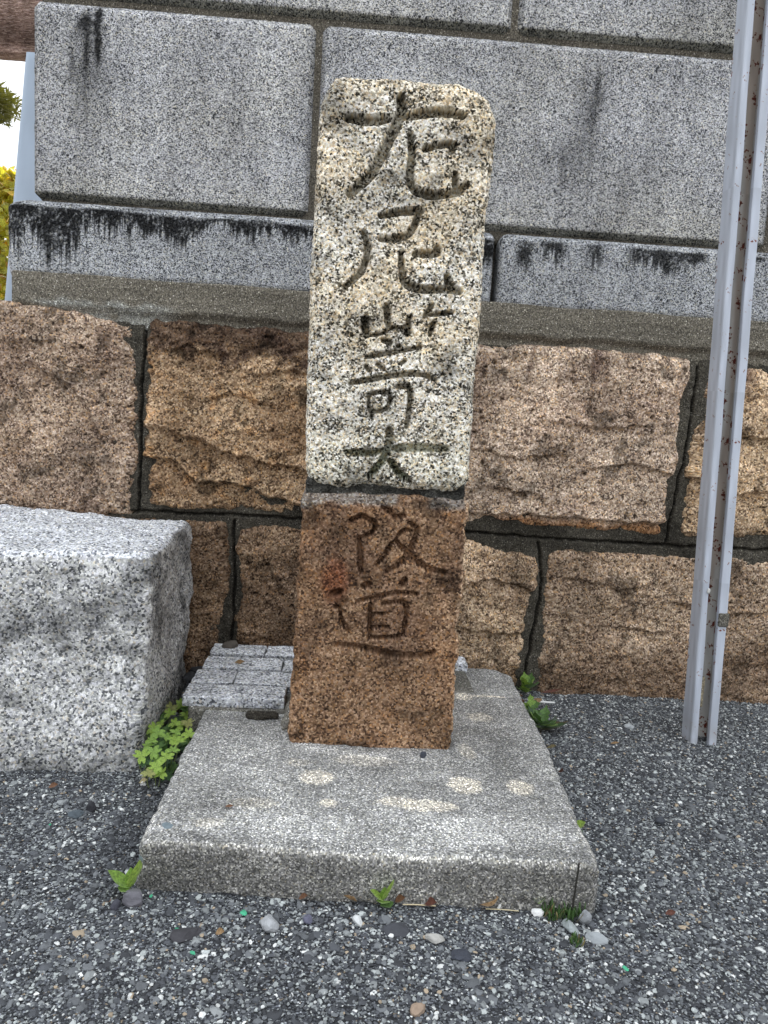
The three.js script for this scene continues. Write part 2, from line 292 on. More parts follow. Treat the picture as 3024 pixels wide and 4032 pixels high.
        for (const [dep, ...l] of o.ledge || []) {   // broken shelves: dep, then x, y along the lower edge of each
          const n = l.length; if (x < l[0] - .03 || x > l[n - 2] + .03) continue; let i = 0; while (i < n - 4 && x > l[i + 2]) i += 2;
          const t = clamp((x - l[i]) / (l[i + 2] - l[i])), yy = mix(l[i + 1], l[i + 3], t) + .010 * noise(x * 26, k, l[1] * 9) + .005 * noise(x * 80, k, l[1] * 9), h = y - yy;
          d += dep * sm(-.0015, .0045, h) * Math.exp(-Math.max(0, h) / .05) * sm(l[0] - .03, l[0] + .02, x) * sm(l[n - 2] + .03, l[n - 2] - .02, x) - dep * .35 * sm(-.03, -.004, h) * sm(.002, -.002, h);
        }
        return d * (N[2] > .3 ? 1 : .6);
      },
      tint: (P, N) => {
        const [x, y] = P; let f = 1 + .75 * fbm(x * 8, y * 8, k + 5, 4) + .35 * fbm(x * 30, y * 44, k + 6, 3), c = base;
        if (o.second) c = mix3(c, o.second, sm(-.12, .28, fbm(x * (o.sf || 6), y * (o.sf || 6), k + 11, 4)));
        const soot = sm(.10, .30, fbm(x * 13, y * 11, k + 21, 4) + .35 * fbm(x * 60, y * 60, k + 22, 3) - .02); f *= 1 - (o.soot ?? .55) * soot; f *= 1 - .6 * sm(.42, .6, noise(x * 95, y * 95, k + 31));
        if (o.paint) { const r = o.paint(x, y, f); c = mix3(c, r[0], r[1]); }
        const lum = (c[0] + c[1] + c[2]) / 3; c = mix3(c, [lum * 1.02, lum, lum * .97], .30);
        return mul3(c, clamp(f * 1.10, .25, 1.6));
      },
    });
    part('base_stone', g, M.rust, wall);
  };
  rough(-1.25, -.442, .345, .772, 1, [.98, .92, .88], { second: [.68, .60, .58], top: (x) => -.026 * sm(-.62, -.46, x), ledge: [[.013, -.64, .65, -.57, .615, -.535, .57, -.51, .51], [.006, -.72, .69, -.60, .70, -.55, .685], [.005, -.7, .47, -.5, .455]], amp: 1.1, paint: (x, y) => [[.72, .57, .44], .55 * sm(.02, .22, fbm(x * 5, y * 7, 44, 3)) * sm(.60, .42, y)] });
  rough(-.412, .075, .374, .757, 2, [1.08, .92, .69], { second: [.66, .51, .35], r: .013, amp: 1.15, ledge: [[.019, -.39, .535, -.30, .515, -.22, .485, -.16, .478, -.05, .462], [.020, -.42, .475, -.36, .472, -.31, .435, -.22, .425, -.15, .405, -.05, .38], [.008, -.30, .60, -.24, .615, -.18, .60], [.009, -.37, .70, -.33, .71, -.28, .69], [.008, -.2, .66, -.12, .67, -.05, .655]], paint: (x, y) => { const d = clamp(sm(.66, .715, y + .07 * fbm(x * 22, y * 22, 2, 4)) * .92 + .6 * sm(.05, .3, fbm(x * 13, y * 13, 31, 3)) * sm(.6, .7, y)); return d > .03 ? [[.20, .15, .13], d] : [[1.25, .86, .46], .75 * sm(.12, .34, fbm(x * 24, y * 24, 37, 4))]; }, soot: .7 });
  rough(.092, .698, .368, .755, 3, [1.30, 1.27, 1.25], { second: [1.02, .94, .92], skewR: .026, r: .02, amp: .8, ledge: [[.008, .26, .535, .36, .515, .46, .53], [.007, .42, .60, .52, .585, .6, .6], [.009, .52, .50, .60, .515, .70, .50], [.006, .3, .45, .42, .44], [.012, .26, .392, .45, .395, .70, .392]], paint: (x, y) => { const o = sm(.40, .378, y + .012 * noise(x * 20, 1, 2)) * sm(.28, .34, x), v = sm(.08, .3, fbm(x * 16, y * 5, 71, 3)) * sm(.60, .72, y) * sm(.62, .5, x); return o > v ? [[1.05, .66, .36], o] : [[.34, .24, .25], v * .8]; } });
  rough(.728, 1.42, .372, .727, 4, [1.25, 1.12, .88], { second: [.86, .74, .60], skewL: .022, amp: 1.2, ledge: [[.014, .80, .60, .88, .58, .97, .59], [.012, .74, .50, .84, .47, .95, .48]], paint: (x, y) => [[.3, .2, .18], .9 * sm(-.02, .2, fbm(x * 9, y * 9, 81, 3)) * sm(.58, .68, y)] });
  rough(-.80, -.245, -.06, .347, 5, [.66, .54, .42], { second: [.46, .37, .30], r: .014 });
  rough(-.217, .108, -.06, .347, 6, [.66, .54, .42], { second: [.46, .37, .30], r: .018, top: (x) => -.012 * sm(-.12, -.21, x) });
  rough(.128, .405, -.06, .342, 7, [1.2, 1.09, .90], { second: [.82, .72, .60], skewR: .030, r: .024, ledge: [[.010, .25, .24, .33, .255, .42, .23], [.009, .27, .14, .38, .13]], top: (x) => -.032 * sm(.25, .43, x), paint: (x, y) => [[.35, .25, .16], .8 * sm(.09, .02, y)] });
  rough(.437, 1.42, -.06, .327, 8, [1.12, 1.04, .93], { second: [.78, .70, .62], skewL: .014, r: .02, amp: .9, ledge: [[.007, .5, .26, .6, .245, .68, .255], [.007, .58, .16, .72, .15], [.008, .72, .22, .85, .2, .95, .21]], paint: (x, y) => [[.42, .32, .25], .7 * sm(.16, .05, y + .06 * fbm(x * 9, y * 9, 3, 3))] });
  rough(-1.9, -1.28, .345, .765, 9, [.7, .62, .55], { coarse: true }); rough(-1.9, -.82, -.06, .335, 10, [.6, .5, .4], { coarse: true });
}

// ---------------------------------------------------------------- inscribed stone post
const strokes = {
  U0: [[13.7,-24,1009,7,1008,33,1012],[12.9,59,1017,92,1025,116,1027,140,1025],[15.4,49,1042,52,1024,42,997,28,964,11,933,-16,907],[12.1,67,992,71,967,70,937,77,919,100,913,126,916,144,921],[10.0,135,944,139,925,154,930],[10.4,88,975,107,982,129,983,126,973]],
  U1: [[10.0,30,879,61,887,90,890],[10.4,87,889,80,869,73,856],[9.6,32,847,56,849,75,857],[10.4,7,855,14,837,12,814,4,796,-16,776],[10.8,63,829,66,806,72,787,95,780,125,781,148,781],[10.4,132,802,138,787,153,779],[10.8,83,829,117,834,115,840]],
  U2: [[12.1,16,733,19,708],[10.8,47,753,51,724],[9.6,81,738,80,714],[5.4,15,707,42,713,59,722,82,722],[7.5,114,758,103,741],[6.7,111,744,144,749],[8.7,118,734,113,715],[8.3,44,703,56,700],[8.3,67,696,70,696],[7.5,21,677,57,686,100,696],[6.7,21,664,26,658],[6.7,38,668,49,660],[6.2,79,675,71,670],[8.3,-1,637,35,646,76,655,109,656,126,650],[6.7,26,623,58,626,56,604,32,599,27,623],[5.4,30,599,35,589],[9.1,69,637,87,636,90,607,87,577]],
  U3: [[10.0,-2,535,33,535,54,540],[12.1,70,544,103,547,150,548],[12.1,61,572,64,548],[11.6,62,547,53,524,35,500],[10.8,65,525,83,505,95,498]],
  L0: [[8.2,25,406,28,378,30,352],[7.1,9,431,29,438,48,426,48,419],[6.3,30,406,47,417],[7.9,58,454,70,448,78,441,92,442],[7.9,101,432,113,423,107,398,100,382,85,365,70,355],[8.6,81,403,100,386,121,370,138,361,162,358],[6.7,75,399,64,378,53,364],[5.5,83,409,93,421,104,420]],
  L1: [[9.4,-12,316,1,320],[9.0,35,330,45,334],[8.6,100,345,93,333],[6.7,28,306,52,313,88,322,120,322],[6.7,48,303,50,248],[7.5,68,304,102,305,102,253],[5.9,50,249,82,251,98,253],[4.3,53,287,75,289],[4.7,54,266,78,268],[6.7,-7,296,0,294,6,272,17,259],[9.4,-1,236,32,233,73,226,114,223,143,226,151,231]],
};
const RX0 = -.09, RY0 = .05, RES = .0008, RW = 380, RH = 1290, depthMap = new Float32Array(RW * RH), charMap = new Uint8Array(RW * RH);
Object.entries(strokes).forEach(([k, list], ci) => {
  for (const s of list) {
    const pts = []; for (let i = 1; i < s.length; i += 2) pts.push(new THREE.Vector3(s[i] / 1000, s[i + 1] / 1000, 0));
    const curve = new THREE.CatmullRomCurve3(pts, false, 'centripetal'), n = Math.max(4, Math.ceil(curve.getLength() / .0012));
    for (let i = 0; i <= n; i++) {
      const t = i / n, p = curve.getPoint(t), w = s[0] / 1000 * .5 * 1.06 * (1 - .25 * Math.pow(2 * t - 1, 4)) * (1 + .18 * noise(p.x * 120, p.y * 120, ci)), R = w * 1.35;
      for (let y = Math.floor((p.y - R - RY0) / RES); y <= (p.y + R - RY0) / RES; y++) for (let x = Math.floor((p.x - R - RX0) / RES); x <= (p.x + R - RX0) / RES; x++) {
        if (x < 0 || y < 0 || x >= RW || y >= RH) continue;
        const d = Math.hypot(RX0 + x * RES - p.x, RY0 + y * RES - p.y) / w, v = sm(1.16, .62, d) * Math.min(1, .6 + w * 80), q = y * RW + x;
        if (v > depthMap[q]) { depthMap[q] = v; if (v > .18) charMap[q] = ci + 1; }
      }
    }
  }
});
const at = (x, y) => { const i = Math.round((x - RX0) / RES), j = Math.round((y - RY0) / RES); return i < 0 || j < 0 || i >= RW || j >= RH ? -1 : j * RW + i; };
const carve = (x, y) => { const fx = (x - RX0) / RES, fy = (y - RY0) / RES, i = Math.floor(fx), j = Math.floor(fy); if (i < 0 || j < 0 || i >= RW - 1 || j >= RH - 1) return 0; const u = fx - i, v = fy - j, q = j * RW + i; return mix(mix(depthMap[q], depthMap[q + 1], u), mix(depthMap[q + RW], depthMap[q + RW + 1], u), v); };
{
  const post = thing('stone_signpost', 'old inscribed stone post, pale upper stone mortared on a red-brown lower stone', 'stone marker');
  const carvedParts = (g, mat, name, ids, label) => {
    const lists = splitFaces(g, (x, y, z) => { if (z < -.03) return 0; const q = at(x, y), k = q < 0 ? 0 : charMap[q]; const i = ids.indexOf(k); return i < 0 ? 0 : i + 1; }, ids.length + 1);
    const st = part(name, lists[0], mat, post, label); for (let i = 0; i < ids.length; i++) part('carved_character', lists[i + 1], mat, st);
  };
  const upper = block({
    ...lim(-.064, .188, .4815, 1.071, -.215, 0), r: .026, cell: [.0014, .0014, .006], coarse: '-z',
    warp: (P, N, q) => {
      let [x, y, z] = P; const t = (y - .4885) / .566;
      const pin = Math.pow(sm(.93, 1.01, t), 1.5); x += (.010 * pin - .002 * t) * sm(.3, -1, q[0]) + (.003 * t - .012 * pin) * sm(-.3, 1, q[0]);
      const cr = sm(.55, 1, q[0]) * sm(.93, 1, q[1]); y -= cr * .010; x += .004 * noise(y * 9, 3, 1) * Math.pow(Math.abs(q[0]), 3);
      y += .003 * noise(x * 18, 2, z * 18) * Math.pow(Math.abs(q[1]), 8); return [x, y, z];
    },
    disp: (P, N) => {
      const [x, y, z] = P; let d = .0045 * fbm(x * 9, y * 9, z * 9, 3) + .0030 * fbm(x * 55, y * 55, z * 55, 3) + .0022 * noise(x * 160, y * 160, z * 160);
      const pit = noise(x * 62, y * 62, z * 62 + 40); d -= .006 * sm(.50, .68, pit);
      if (N[2] > .6) d -= .0155 * carve(x, y) * (.92 + .4 * noise(x * 90, y * 90, 3));
      return d;
    },
    tint: (P, N) => {
      const [x, y, z] = P; let f = 1.12 + .6 * fbm(x * 11, y * 11, z * 11 + 3, 4), c = [1, .985, .95];
      const dark = sm(.05, .38, fbm(x * 15, y * 15, z * 15 + 60, 4) + .22 * sm(.0, -.06, x) * sm(.75, .95, y) + .16 * sm(.98, 1.05, y) * (N[2] > .5 ? 1 : 0)); f *= 1 - .55 * dark;
      c = mix3(c, [1.02, .92, .76], .75 * sm(-.05, .3, fbm(x * 8, y * 8, 90, 3) + .3 * sm(.62, .8, y) - .12));
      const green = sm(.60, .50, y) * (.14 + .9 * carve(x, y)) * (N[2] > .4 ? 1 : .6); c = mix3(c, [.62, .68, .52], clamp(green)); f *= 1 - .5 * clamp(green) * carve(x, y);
      const q = clamp(carve(x, y)) * (N[2] > .6 ? 1 : 0); if (y > .56) { c = mix3(c, [.30, .285, .24], sm(.3, .85, q) * .85); }  // recess shade and dark moss painted into the carved strokes
      return mul3(c, clamp(f, .2, 1.4));
    },
    uo: [.2, .4],
  });
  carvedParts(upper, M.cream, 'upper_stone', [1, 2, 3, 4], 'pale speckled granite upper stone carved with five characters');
  const lower = block({
    ...lim(-.069, .190, .060, .4745, -.215, .001), r: .008, cell: [.0019, .0019, .006], coarse: '-z', uo: [.6, .1],
    warp: (P, N, q) => { let [x, y, z] = P; const t = (y - .06) / .4145, ex = Math.pow(Math.abs(q[0]), 12); x += mix(0, .006, t) * sm(.3, -1, q[0]); x += ex * (.0035 * noise(y * 25, 1, q[0]) + .0035 * noise(y * 70, 2, q[0])); if (q[0] > 0) x -= ex * .006 * sm(.03, 0, Math.abs(y - .27)); y -= .006 * sm(0, 1, q[1]) * (.5 + noise(x * 30, 1, z * 10)); return [x, y, z]; },
    disp: (P, N) => {
      const [x, y, z] = P; let d = .003 * fbm(x * 10, y * 10, z * 10, 3) + .0022 * fbm(x * 50, y * 50, z * 50, 3) + .0014 * noise(x * 170, y * 170, z * 170);
      d -= .004 * sm(.52, .7, noise(x * 55, y * 55, z * 55 + 70));
      if (N[2] > .6) { d -= .015 * carve(x, y); d -= .0035 * sm(.452, .46, y + .006 * noise(x * 26, 2, 1)) * (1 - sm(.022, .012, Math.hypot(x - .105, y - .468))); }
      return d;
    },
    tint: (P, N) => {
      const [x, y, z] = P; let f = 1 + .7 * fbm(x * 9, y * 9, z * 9 + 13, 4), c = [.66, .52, .41]; f *= 1 - .55 * sm(.06, .3, fbm(x * 17, y * 14, z * 17 + 3, 4)); f *= 1 - .6 * sm(.45, .62, noise(x * 90, y * 90, 13));
      c = mix3(c, [.44, .34, .28], sm(-.05, .25, fbm(x * 7, y * 7, 41, 3) + .25 * sm(.1, .05, Math.abs(y - .40)) - .06));
      c = mix3(c, [.74, .53, .37], .6 * sm(.05, .3, fbm(x * 10, y * 8, 55, 3) + .15 * sm(.05, .02, Math.abs(y - .33)) * sm(.06, .0, Math.abs(x + .01)) + .12 * sm(.15, .06, y)));
      c = mix3(c, [.62, .22, .14], .5 * sm(.03, .01, Math.hypot(x + .008, (y - .335) * .6)));
      c = mix3(c, [.50, .30, .22], .2 * clamp(carve(x, y)) * (N[2] > .6 ? 1 : 0));
      const grey = sm(.452, .462, y + .010 * fbm(x * 40, y * 40, 3, 3) + .010 * sm(-.03, -.06, x)) * (1 - .95 * sm(.030, .020, Math.hypot(x - .105, y - .466)));
      c = mix3(c, [.58, .63, .70], grey);
      const pale = sm(.180, .190, x + .005 * noise(y * 40, 2, 3)) * sm(.2, .30, y); c = mix3(c, [1.15, .98, .82], pale * .8);
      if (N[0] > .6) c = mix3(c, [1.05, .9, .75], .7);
      return mul3(c, clamp(f, .35, 1.5));
    },
  });
  carvedParts(lower, M.rust, 'lower_stone', [5, 6], 'red-brown rough lower stone carved with two characters');
  part('cement_smear', block({ ...lim(-.084, -.067, .060, .118, -.125, -.045), r: .006, cell: .003, warp: ([x, y, z]) => [x + .012 * sm(.075, .118, y) - .004 * noise(z * 60, y * 60, 3), y - .02 * sm(-.08, -.045, z) * sm(.07, .118, y), z], disp: (P) => .003 * fbm(P[0] * 60, P[1] * 60, P[2] * 60, 3), tint: (P) => mul3([1.25, 1.28, 1.32], 1 + .4 * fbm(P[0] * 40, P[1] * 40, P[2] * 40, 3)) }), M.mortar, post);
  part('mortar_joint', block({ ...lim(-.060, .184, .464, .496, -.208, -.012), r: .006, cell: [.003, .002, .01], warp: ([x, y, z]) => [x, y, z - .006 * sm(-.1, .3, noise(x * 40, y * 60, 3))], disp: (P) => .004 * fbm(P[0] * 50, P[1] * 50, P[2] * 30, 3), tint: (P) => mul3([.88, .94, 1], clamp(.42 + .6 * fbm(P[0] * 30, P[1] * 60, 2, 3), .1, 1)) }), M.mortar, post);
}

// ---------------------------------------------------------------- concrete base slab
const slabRight = (z) => { const t = [[-.41, .315], [-.395, .346], [-.365, .365], [-.28, .361], [-.15, .358], [-.06, .358], [.086, .344], [.2, .337], [.32, .330]]; if (z <= t[0][0]) return t[0][1]; for (let i = 1; i < t.length; i++) if (z <= t[i][0]) return mix(t[i - 1][1], t[i][1], (z - t[i - 1][0]) / (t[i][0] - t[i - 1][0])); return .330; };
{
  const slab = thing('concrete_base', 'low grey concrete slab holding up the inscribed stone post', 'concrete slab');
  const spots = [[-.02, .111, .025, .022, .85], [.195, .117, .026, .026, 1], [.276, .118, .019, .025, .95], [0, .182, .013, .011, .9], [.135, .182, .042, .016, .85], [.095, .174, .03, .016, .7], [.258, -.135, .024, .02, .6], [.245, -.232, .017, .022, .9], [.285, -.236, .034, .006, .8], [.31, -.236, .02, .005, .7], [-.1, .19, .03, .015, .35], [.215, .005, .014, .03, .5], [-.15, .24, .02, .012, .4], [.05, .05, .05, .02, .35], [-.05, .07, .02, .012, .3]];
  const g = block({
    ...lim(-.226, .34, -.03, .072, -.41, .288), r: .013, cell: [.003, .003, .003], skip: '-y', uo: [.1, .7],
    warp: (P, N, q) => {
      let [x, y, z] = P; const front = sm(.0, .29, z); z += front * .026 * (x + .226) / .566;
      if (q[0] > 0) { const w = slabRight(z) - .34; x += w * sm(0, 1, q[0]); }
      if (q[0] < 0) x -= .004 * sm(-.3, -1, q[0]) * sm(.05, 0, y);
      const ex = Math.pow(Math.abs(q[0]), 16), ez = q[2] > 0 ? Math.pow(q[2], 24) : 0;
      x += ex * (.005 * noise(z * 14, 2, q[0]) + .003 * noise(z * 60, y * 60, q[0])); z += ez * (.0022 * noise(x * 14, 2, 4) + .002 * noise(x * 50, y * 50, 4));
      y += .0035 * noise(x * 6, 3, z * 6) * sm(0, .07, y); return [x, y, z];
    },
    disp: (P, N) => { const [x, y, z] = P; let d = .0016 * fbm(x * 26, y * 26, z * 26, 3) + .0011 * noise(x * 150, y * 150, z * 150); d -= .005 * sm(.56, .7, noise(x * 44, y * 44, z * 44 + 12)) * (N[1] > .8 ? .3 : 1); return d; },
    tint: (P, N) => {
      const [x, y, z] = P; let f = .96 + .7 * fbm(x * 5, y * 5, z * 5 + 2, 4) + .25 * fbm(x * 24, y * 24, z * 24, 3), c = [1, .99, .97];
      const fz = .288 + .026 * (x + .226) / .566;
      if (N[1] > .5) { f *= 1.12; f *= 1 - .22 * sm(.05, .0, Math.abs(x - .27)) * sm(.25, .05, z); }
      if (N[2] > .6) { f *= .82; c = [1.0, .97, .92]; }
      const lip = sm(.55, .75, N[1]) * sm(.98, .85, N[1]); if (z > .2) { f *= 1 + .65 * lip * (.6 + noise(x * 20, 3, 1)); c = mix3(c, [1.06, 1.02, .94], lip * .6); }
      const pale = sm(0, .5, fbm(x * 7 + 3, 2, z * 11, 4) + .42 * sm(.05, 0, Math.abs(z - (fz - .055))) - .05 + .3 * sm(.03, .0, Math.abs(z - .03)) * sm(.25, .1, Math.abs(x - .06))); if (N[1] > .5) f *= 1 + .5 * pale;
      if (N[1] > .5) for (const [sx, sz, rx, rz, a] of spots) { const d = Math.hypot((x - sx) / rx, (z - sz) / rz) + .5 * fbm(x * 70, 1, z * 70, 3); const k = a * sm(1.12, .75, d); c = mix3(c, [2.25, 2.08, 1.8], k * .9); }
      f *= 1 - .5 * sm(.012, .0, Math.abs(x - .19) - 0) * sm(-.2, -.02, z) * sm(.02, -.01, z) * (N[1] > .5 ? 1 : 0);
      return mul3(c, clamp(f, .3, 1.7));
    },
  });
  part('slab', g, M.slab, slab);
}

// ---------------------------------------------------------------- pebbles, flat scraps, leaves
const plain = (c, r = .85, extra = {}) => new THREE.MeshStandardMaterial({ color: new THREE.Color().setRGB(...c), roughness: r, side: THREE.DoubleSide, ...extra });
function lump(seed, detail = 2, sharp = 1) {
  let g = new THREE.IcosahedronGeometry(1, detail); const P = g.attributes.position, v = new THREE.Vector3(), R = rng(seed), cuts = [];
  for (let i = 0; i < 9; i++) { const d = new THREE.Vector3(R() - .5, R() - .5, R() - .5).normalize(); cuts.push([d, .55 + .3 * R()]); }
  for (let i = 0; i < P.count; i++) { v.fromBufferAttribute(P, i).normalize(); let s = 1; for (const [d, l] of cuts) { const k = v.dot(d); if (k > l) s = Math.min(s, mix(1, l / k, sharp)); } s *= 1 + .10 * noise(v.x * 2 + seed, v.y * 2, v.z * 2) + .03 * noise(v.x * 9 + seed, v.y * 9, v.z * 9); P.setXYZ(i, v.x * s, v.y * s, v.z * s); }
  g.computeVertexNormals(); return g;
}
let seedN = 100;
// things given at street level rest on the uneven asphalt
const rest = (x, y, z) => { if (y > .025) return [x, y, z]; const dz = .0105 * (1.16 - z) / .6 * sm(-.45, .05, z); return [x, y + gy(x, z + dz), z + dz]; };
function pebble(name, x, y, z, sx, sy, sz, color, label, cat, turn = 0, group) {
  const g = lump(seedN++, 3); g.scale(sx * .9, sy * .9, sz * .9); g.rotateY(turn);
  const P = g.attributes.position, col = new Float32Array(P.count * 3), uv = new Float32Array(P.count * 2);
  for (let i = 0; i < P.count; i++) { const k = 1 + .5 * fbm(P.getX(i) * 150, P.getY(i) * 150, P.getZ(i) * 150 + seedN, 3); col.set(mul3(color, k), i * 3); uv.set([(P.getX(i) + .02 * seedN) / .5, (P.getZ(i) + P.getY(i)) / .5], i * 2); }
  g.setAttribute('color', new THREE.BufferAttribute(col, 3)); g.setAttribute('uv', new THREE.BufferAttribute(uv, 2));
  const m = solo(name, g, pebbleMat, label, cat, group); const [px, py, pz] = rest(x, y, z); m.position.set(px, py + sy * .5, pz); return m;
}
const pebbleMat = new THREE.MeshStandardMaterial({ vertexColors: true, roughness: .85, bumpMap: T.mortar.bump, bumpScale: .0006 });
pebble('pebble', .142, .072, .031, .0085, .006, .006, [.05, .055, .07], 'small dark slate pebble on the slab before the red-brown stone', 'pebble', .6);
pebble('pebble', -.222, .092, -.40, .019, .014, .014, [.10, .085, .07], 'dark brown pebble on the rearmost tile strip by the wall', 'pebble');
pebble('pebble', -.285, .002, -.278, .022, .019, .018, [.10, .05, .035], 'rusty red-brown stone between big granite block and tile strips', 'pebble', .4);
pebble('pebble', -.300, .026, -.385, .022, .012, .014, [.04, .04, .042], 'black tarry lump between granite block and rearmost tile strip', 'pebble', .3);
pebble('pebble', -.282, .026, -.43, .03, .012, .014, [.035, .035, .037], 'longish black lump against the wall behind the yellowish leaf', 'pebble', .1);
pebble('pebble', -.268, .026, -.325, .012, .009, .010, [.32, .30, .26], 'pale crumb beside the tile strips, behind the rusty stone', 'pebble', .1);
pebble('pebble', -.222, 0, .300, .017, .012, .012, [.13, .125, .14], 'round grey-violet pebble below the seedling at the slab\'s left front corner', 'pebble');
pebble('pebble', -.240, 0, .309, .009, .008, .008, [.05, .05, .065], 'small dark angular pebble left of the grey-violet pebble', 'pebble', .7);
pebble('pebble', -.060, 0, .338, .013, .012, .015, [.36, .37, .38], 'pale grey pointed pebble before the middle left of the slab', 'pebble', .3);
pebble('pebble', -.018, 0, .325, .0085, .007, .007, [.12, .12, .17], 'small bluish pebble in front of the slab, right of a pale pointed one', 'pebble');
pebble('pebble', .040, 0, .324, .006, .006, .013, [.62, .63, .62], 'narrow whitish chip in front of the slab beside the small seedling', 'pebble', .25);
pebble('pebble', .128, 0, .353, .014, .006, .010, [.40, .39, .36], 'squarish cream pebble in the asphalt before the slab', 'pebble');
pebble('pebble', .155, -.002, .377, .016, .007, .013, [.045, .05, .065], 'dark slate pebble just below the squarish cream pebble', 'pebble', .5);
pebble('pebble', -.352, 0, .110, .013, .008, .009, [.09, .11, .125], 'blue-grey flat pebble on the asphalt before the big granite block', 'pebble', .2);
pebble('pebble', -.338, 0, .093, .009, .012, .008, [.03, .03, .035], 'black tar lump behind the blue-grey flat pebble', 'pebble');
pebble('pebble', .085, -.002, .338, .017, .007, .016, [.05, .052, .06], 'dark flat stone below the small seedling at the slab', 'pebble', .4);
pebble('pebble', .290, 0, .327, .009, .007, .017, [.30, .33, .33], 'long pale chip just below the grass tuft', 'pebble', .2);
pebble('pebble', .316, 0, .345, .016, .007, .009, [.30, .32, .33], 'pale flat chip right of the tiny grass tuft', 'pebble', -.4);
pebble('pebble', .497, 0, .080, .011, .008, .009, [.045, .05, .06], 'dark pebble alone on the asphalt right of the slab', 'pebble', .4);
pebble('pebble', .100, 0, .458, .011, .006, .009, [.30, .22, .16], 'brownish speckled pebble at the very front of the asphalt', 'pebble', .5);
pebble('pebble', .590, 0, -.285, .013, .007, .009, [.42, .44, .45], 'pale grey pebble on asphalt left of the pole\'s foot', 'pebble', .1);
pebble('pebble', .257, .0, .302, .009, .007, .007, [.75, .75, .73], 'white pebble beside the grass tuft at the slab front', 'pebble');
pebble('pebble', .212, .0, .291, .005, .006, .005, [.72, .72, .68], 'tiny white pebble at the slab front between dead leaf and grass', 'pebble');
pebble('pebble', -.150, -.003, .355, .020, .008, .015, [.045, .043, .048], 'broad dark stone in the asphalt below the slab\'s left front', 'pebble', .2);
pebble('pebble', -.2855, 0, .012, .006, .005, .005, [.75, .75, .75], 'white chip at the foot of the clover by the granite block', 'pebble');
pebble('pebble', -.232, 0, .008, .006, .004, .006, [.78, .78, .78], 'white chip between clover and the slab\'s left edge', 'pebble');
for (const [x, z, s, t, l] of [[-.092, .315, .0065, .3, 'largest bright green plastic flake before the slab front'], [-.137, .383, .004, .9, 'green plastic flake below the broad dark stone'], [-.379, .138, .0038, 0, 'green plastic crumb on the asphalt left of the slab'], [-.162, .345, .003, 1, 'small green plastic crumb above the broad dark stone'], [.332, .395, .0045, .4, 'green plastic flake near the photo\'s lower right'], [-.205, .288, .0035, .2, 'green plastic crumb beside the left seedling']])
  pebble('plastic_flake', x, .001, z, s * .7, s * .4, s * 1.1, [.06, .36, .20], l, 'plastic flake', t, 'green plastic flakes on the asphalt');

function leafGeo(L, W, o = {}) {   // blade lies along +z, rises with bend
  const { n = 10, m = 6, fold = .25, bend = .3, lobes = 0, tip = 1.3, twist = 0, curl = 0 } = o, pos = [], idx = [], uv = [];
  for (let i = 0; i <= n; i++) for (let j = 0; j <= m; j++) {
    const t = i / n, s = j / m * 2 - 1; let w = W * .5 * Math.pow(Math.sin(Math.PI * Math.pow(clamp(t, .001, .999), .85)), .75 * tip) + .0002; if (lobes) w *= 1 + .28 * Math.sin(t * Math.PI * lobes * 2);
    const a = bend * t, z = bend ? L * Math.sin(a) / bend : L * t, y = (bend ? L * (1 - Math.cos(a)) / bend : 0), up = fold * Math.abs(s) * w + curl * s * s * w, tw = twist * t;
    pos.push(s * w * Math.cos(tw) - up * Math.sin(tw), y + up * Math.cos(tw) + s * w * Math.sin(tw), z); uv.push(j / m, t);
  }
  for (let i = 0; i < n; i++) for (let j = 0; j < m; j++) { const A = i * (m + 1) + j, C = A + m + 1; idx.push(A, C, A + 1, A + 1, C, C + 1); }
  const g = new THREE.BufferGeometry(); g.setAttribute('position', new THREE.Float32BufferAttribute(pos, 3)); g.setAttribute('uv', new THREE.Float32BufferAttribute(uv, 2)); g.setIndex(idx); g.computeVertexNormals(); return g;
}
// blotchy leaf tissue, used in all leaf colours
const leafTone = (() => { const n = 128, d = new Uint8Array(n * n * 4); for (let y = 0; y < n; y++) for (let x = 0; x < n; x++) { const v = Math.abs(x - n / 2) < 2 ? 1 : 0, side = Math.abs(((y + Math.abs(x - 64) * .9) % 22) - 11) < 1 ? .12 : 0, k = clamp(.84 + .3 * (pnoise(x / 12, y / 12, 10, 5) - .5) + .25 * (pnoise(x / 4, y / 4, 32, 6) - .5) + v * .15 + side) * 255; d.set([k, k, k * .96, 255], (y * n + x) * 4); } return tex(d, n, true); })();
const leafMat = (c, tr = .35, r = .7) => new THREE.MeshPhysicalMaterial({ color: new THREE.Color().setRGB(...c), map: leafTone, roughness: r, side: THREE.DoubleSide, transmission: tr, thickness: 0 });
const G = { bright: leafMat([.40, .60, .09]), fresh: leafMat([.30, .50, .08]), mid: leafMat([.12, .25, .05]), dark: leafMat([.05, .13, .035]), yellow: leafMat([.42, .44, .14]), stem: plain([.20, .24, .08]), blade: leafMat([.07, .17, .025]), dryblade: leafMat([.35, .28, .12]) };
const tube = (pts, r, seg = 8) => new THREE.TubeGeometry(new THREE.CatmullRomCurve3(pts.map((p) => new THREE.Vector3(...p))), seg, r, 5);
const turnGeo = (g, yaw, pitch, roll, p) => { g.applyMatrix4(new THREE.Matrix4().compose(new THREE.Vector3(...p), new THREE.Quaternion().setFromEuler(new THREE.Euler(pitch, yaw, roll, 'YXZ')), new THREE.Vector3(1, 1, 1))); return g; };

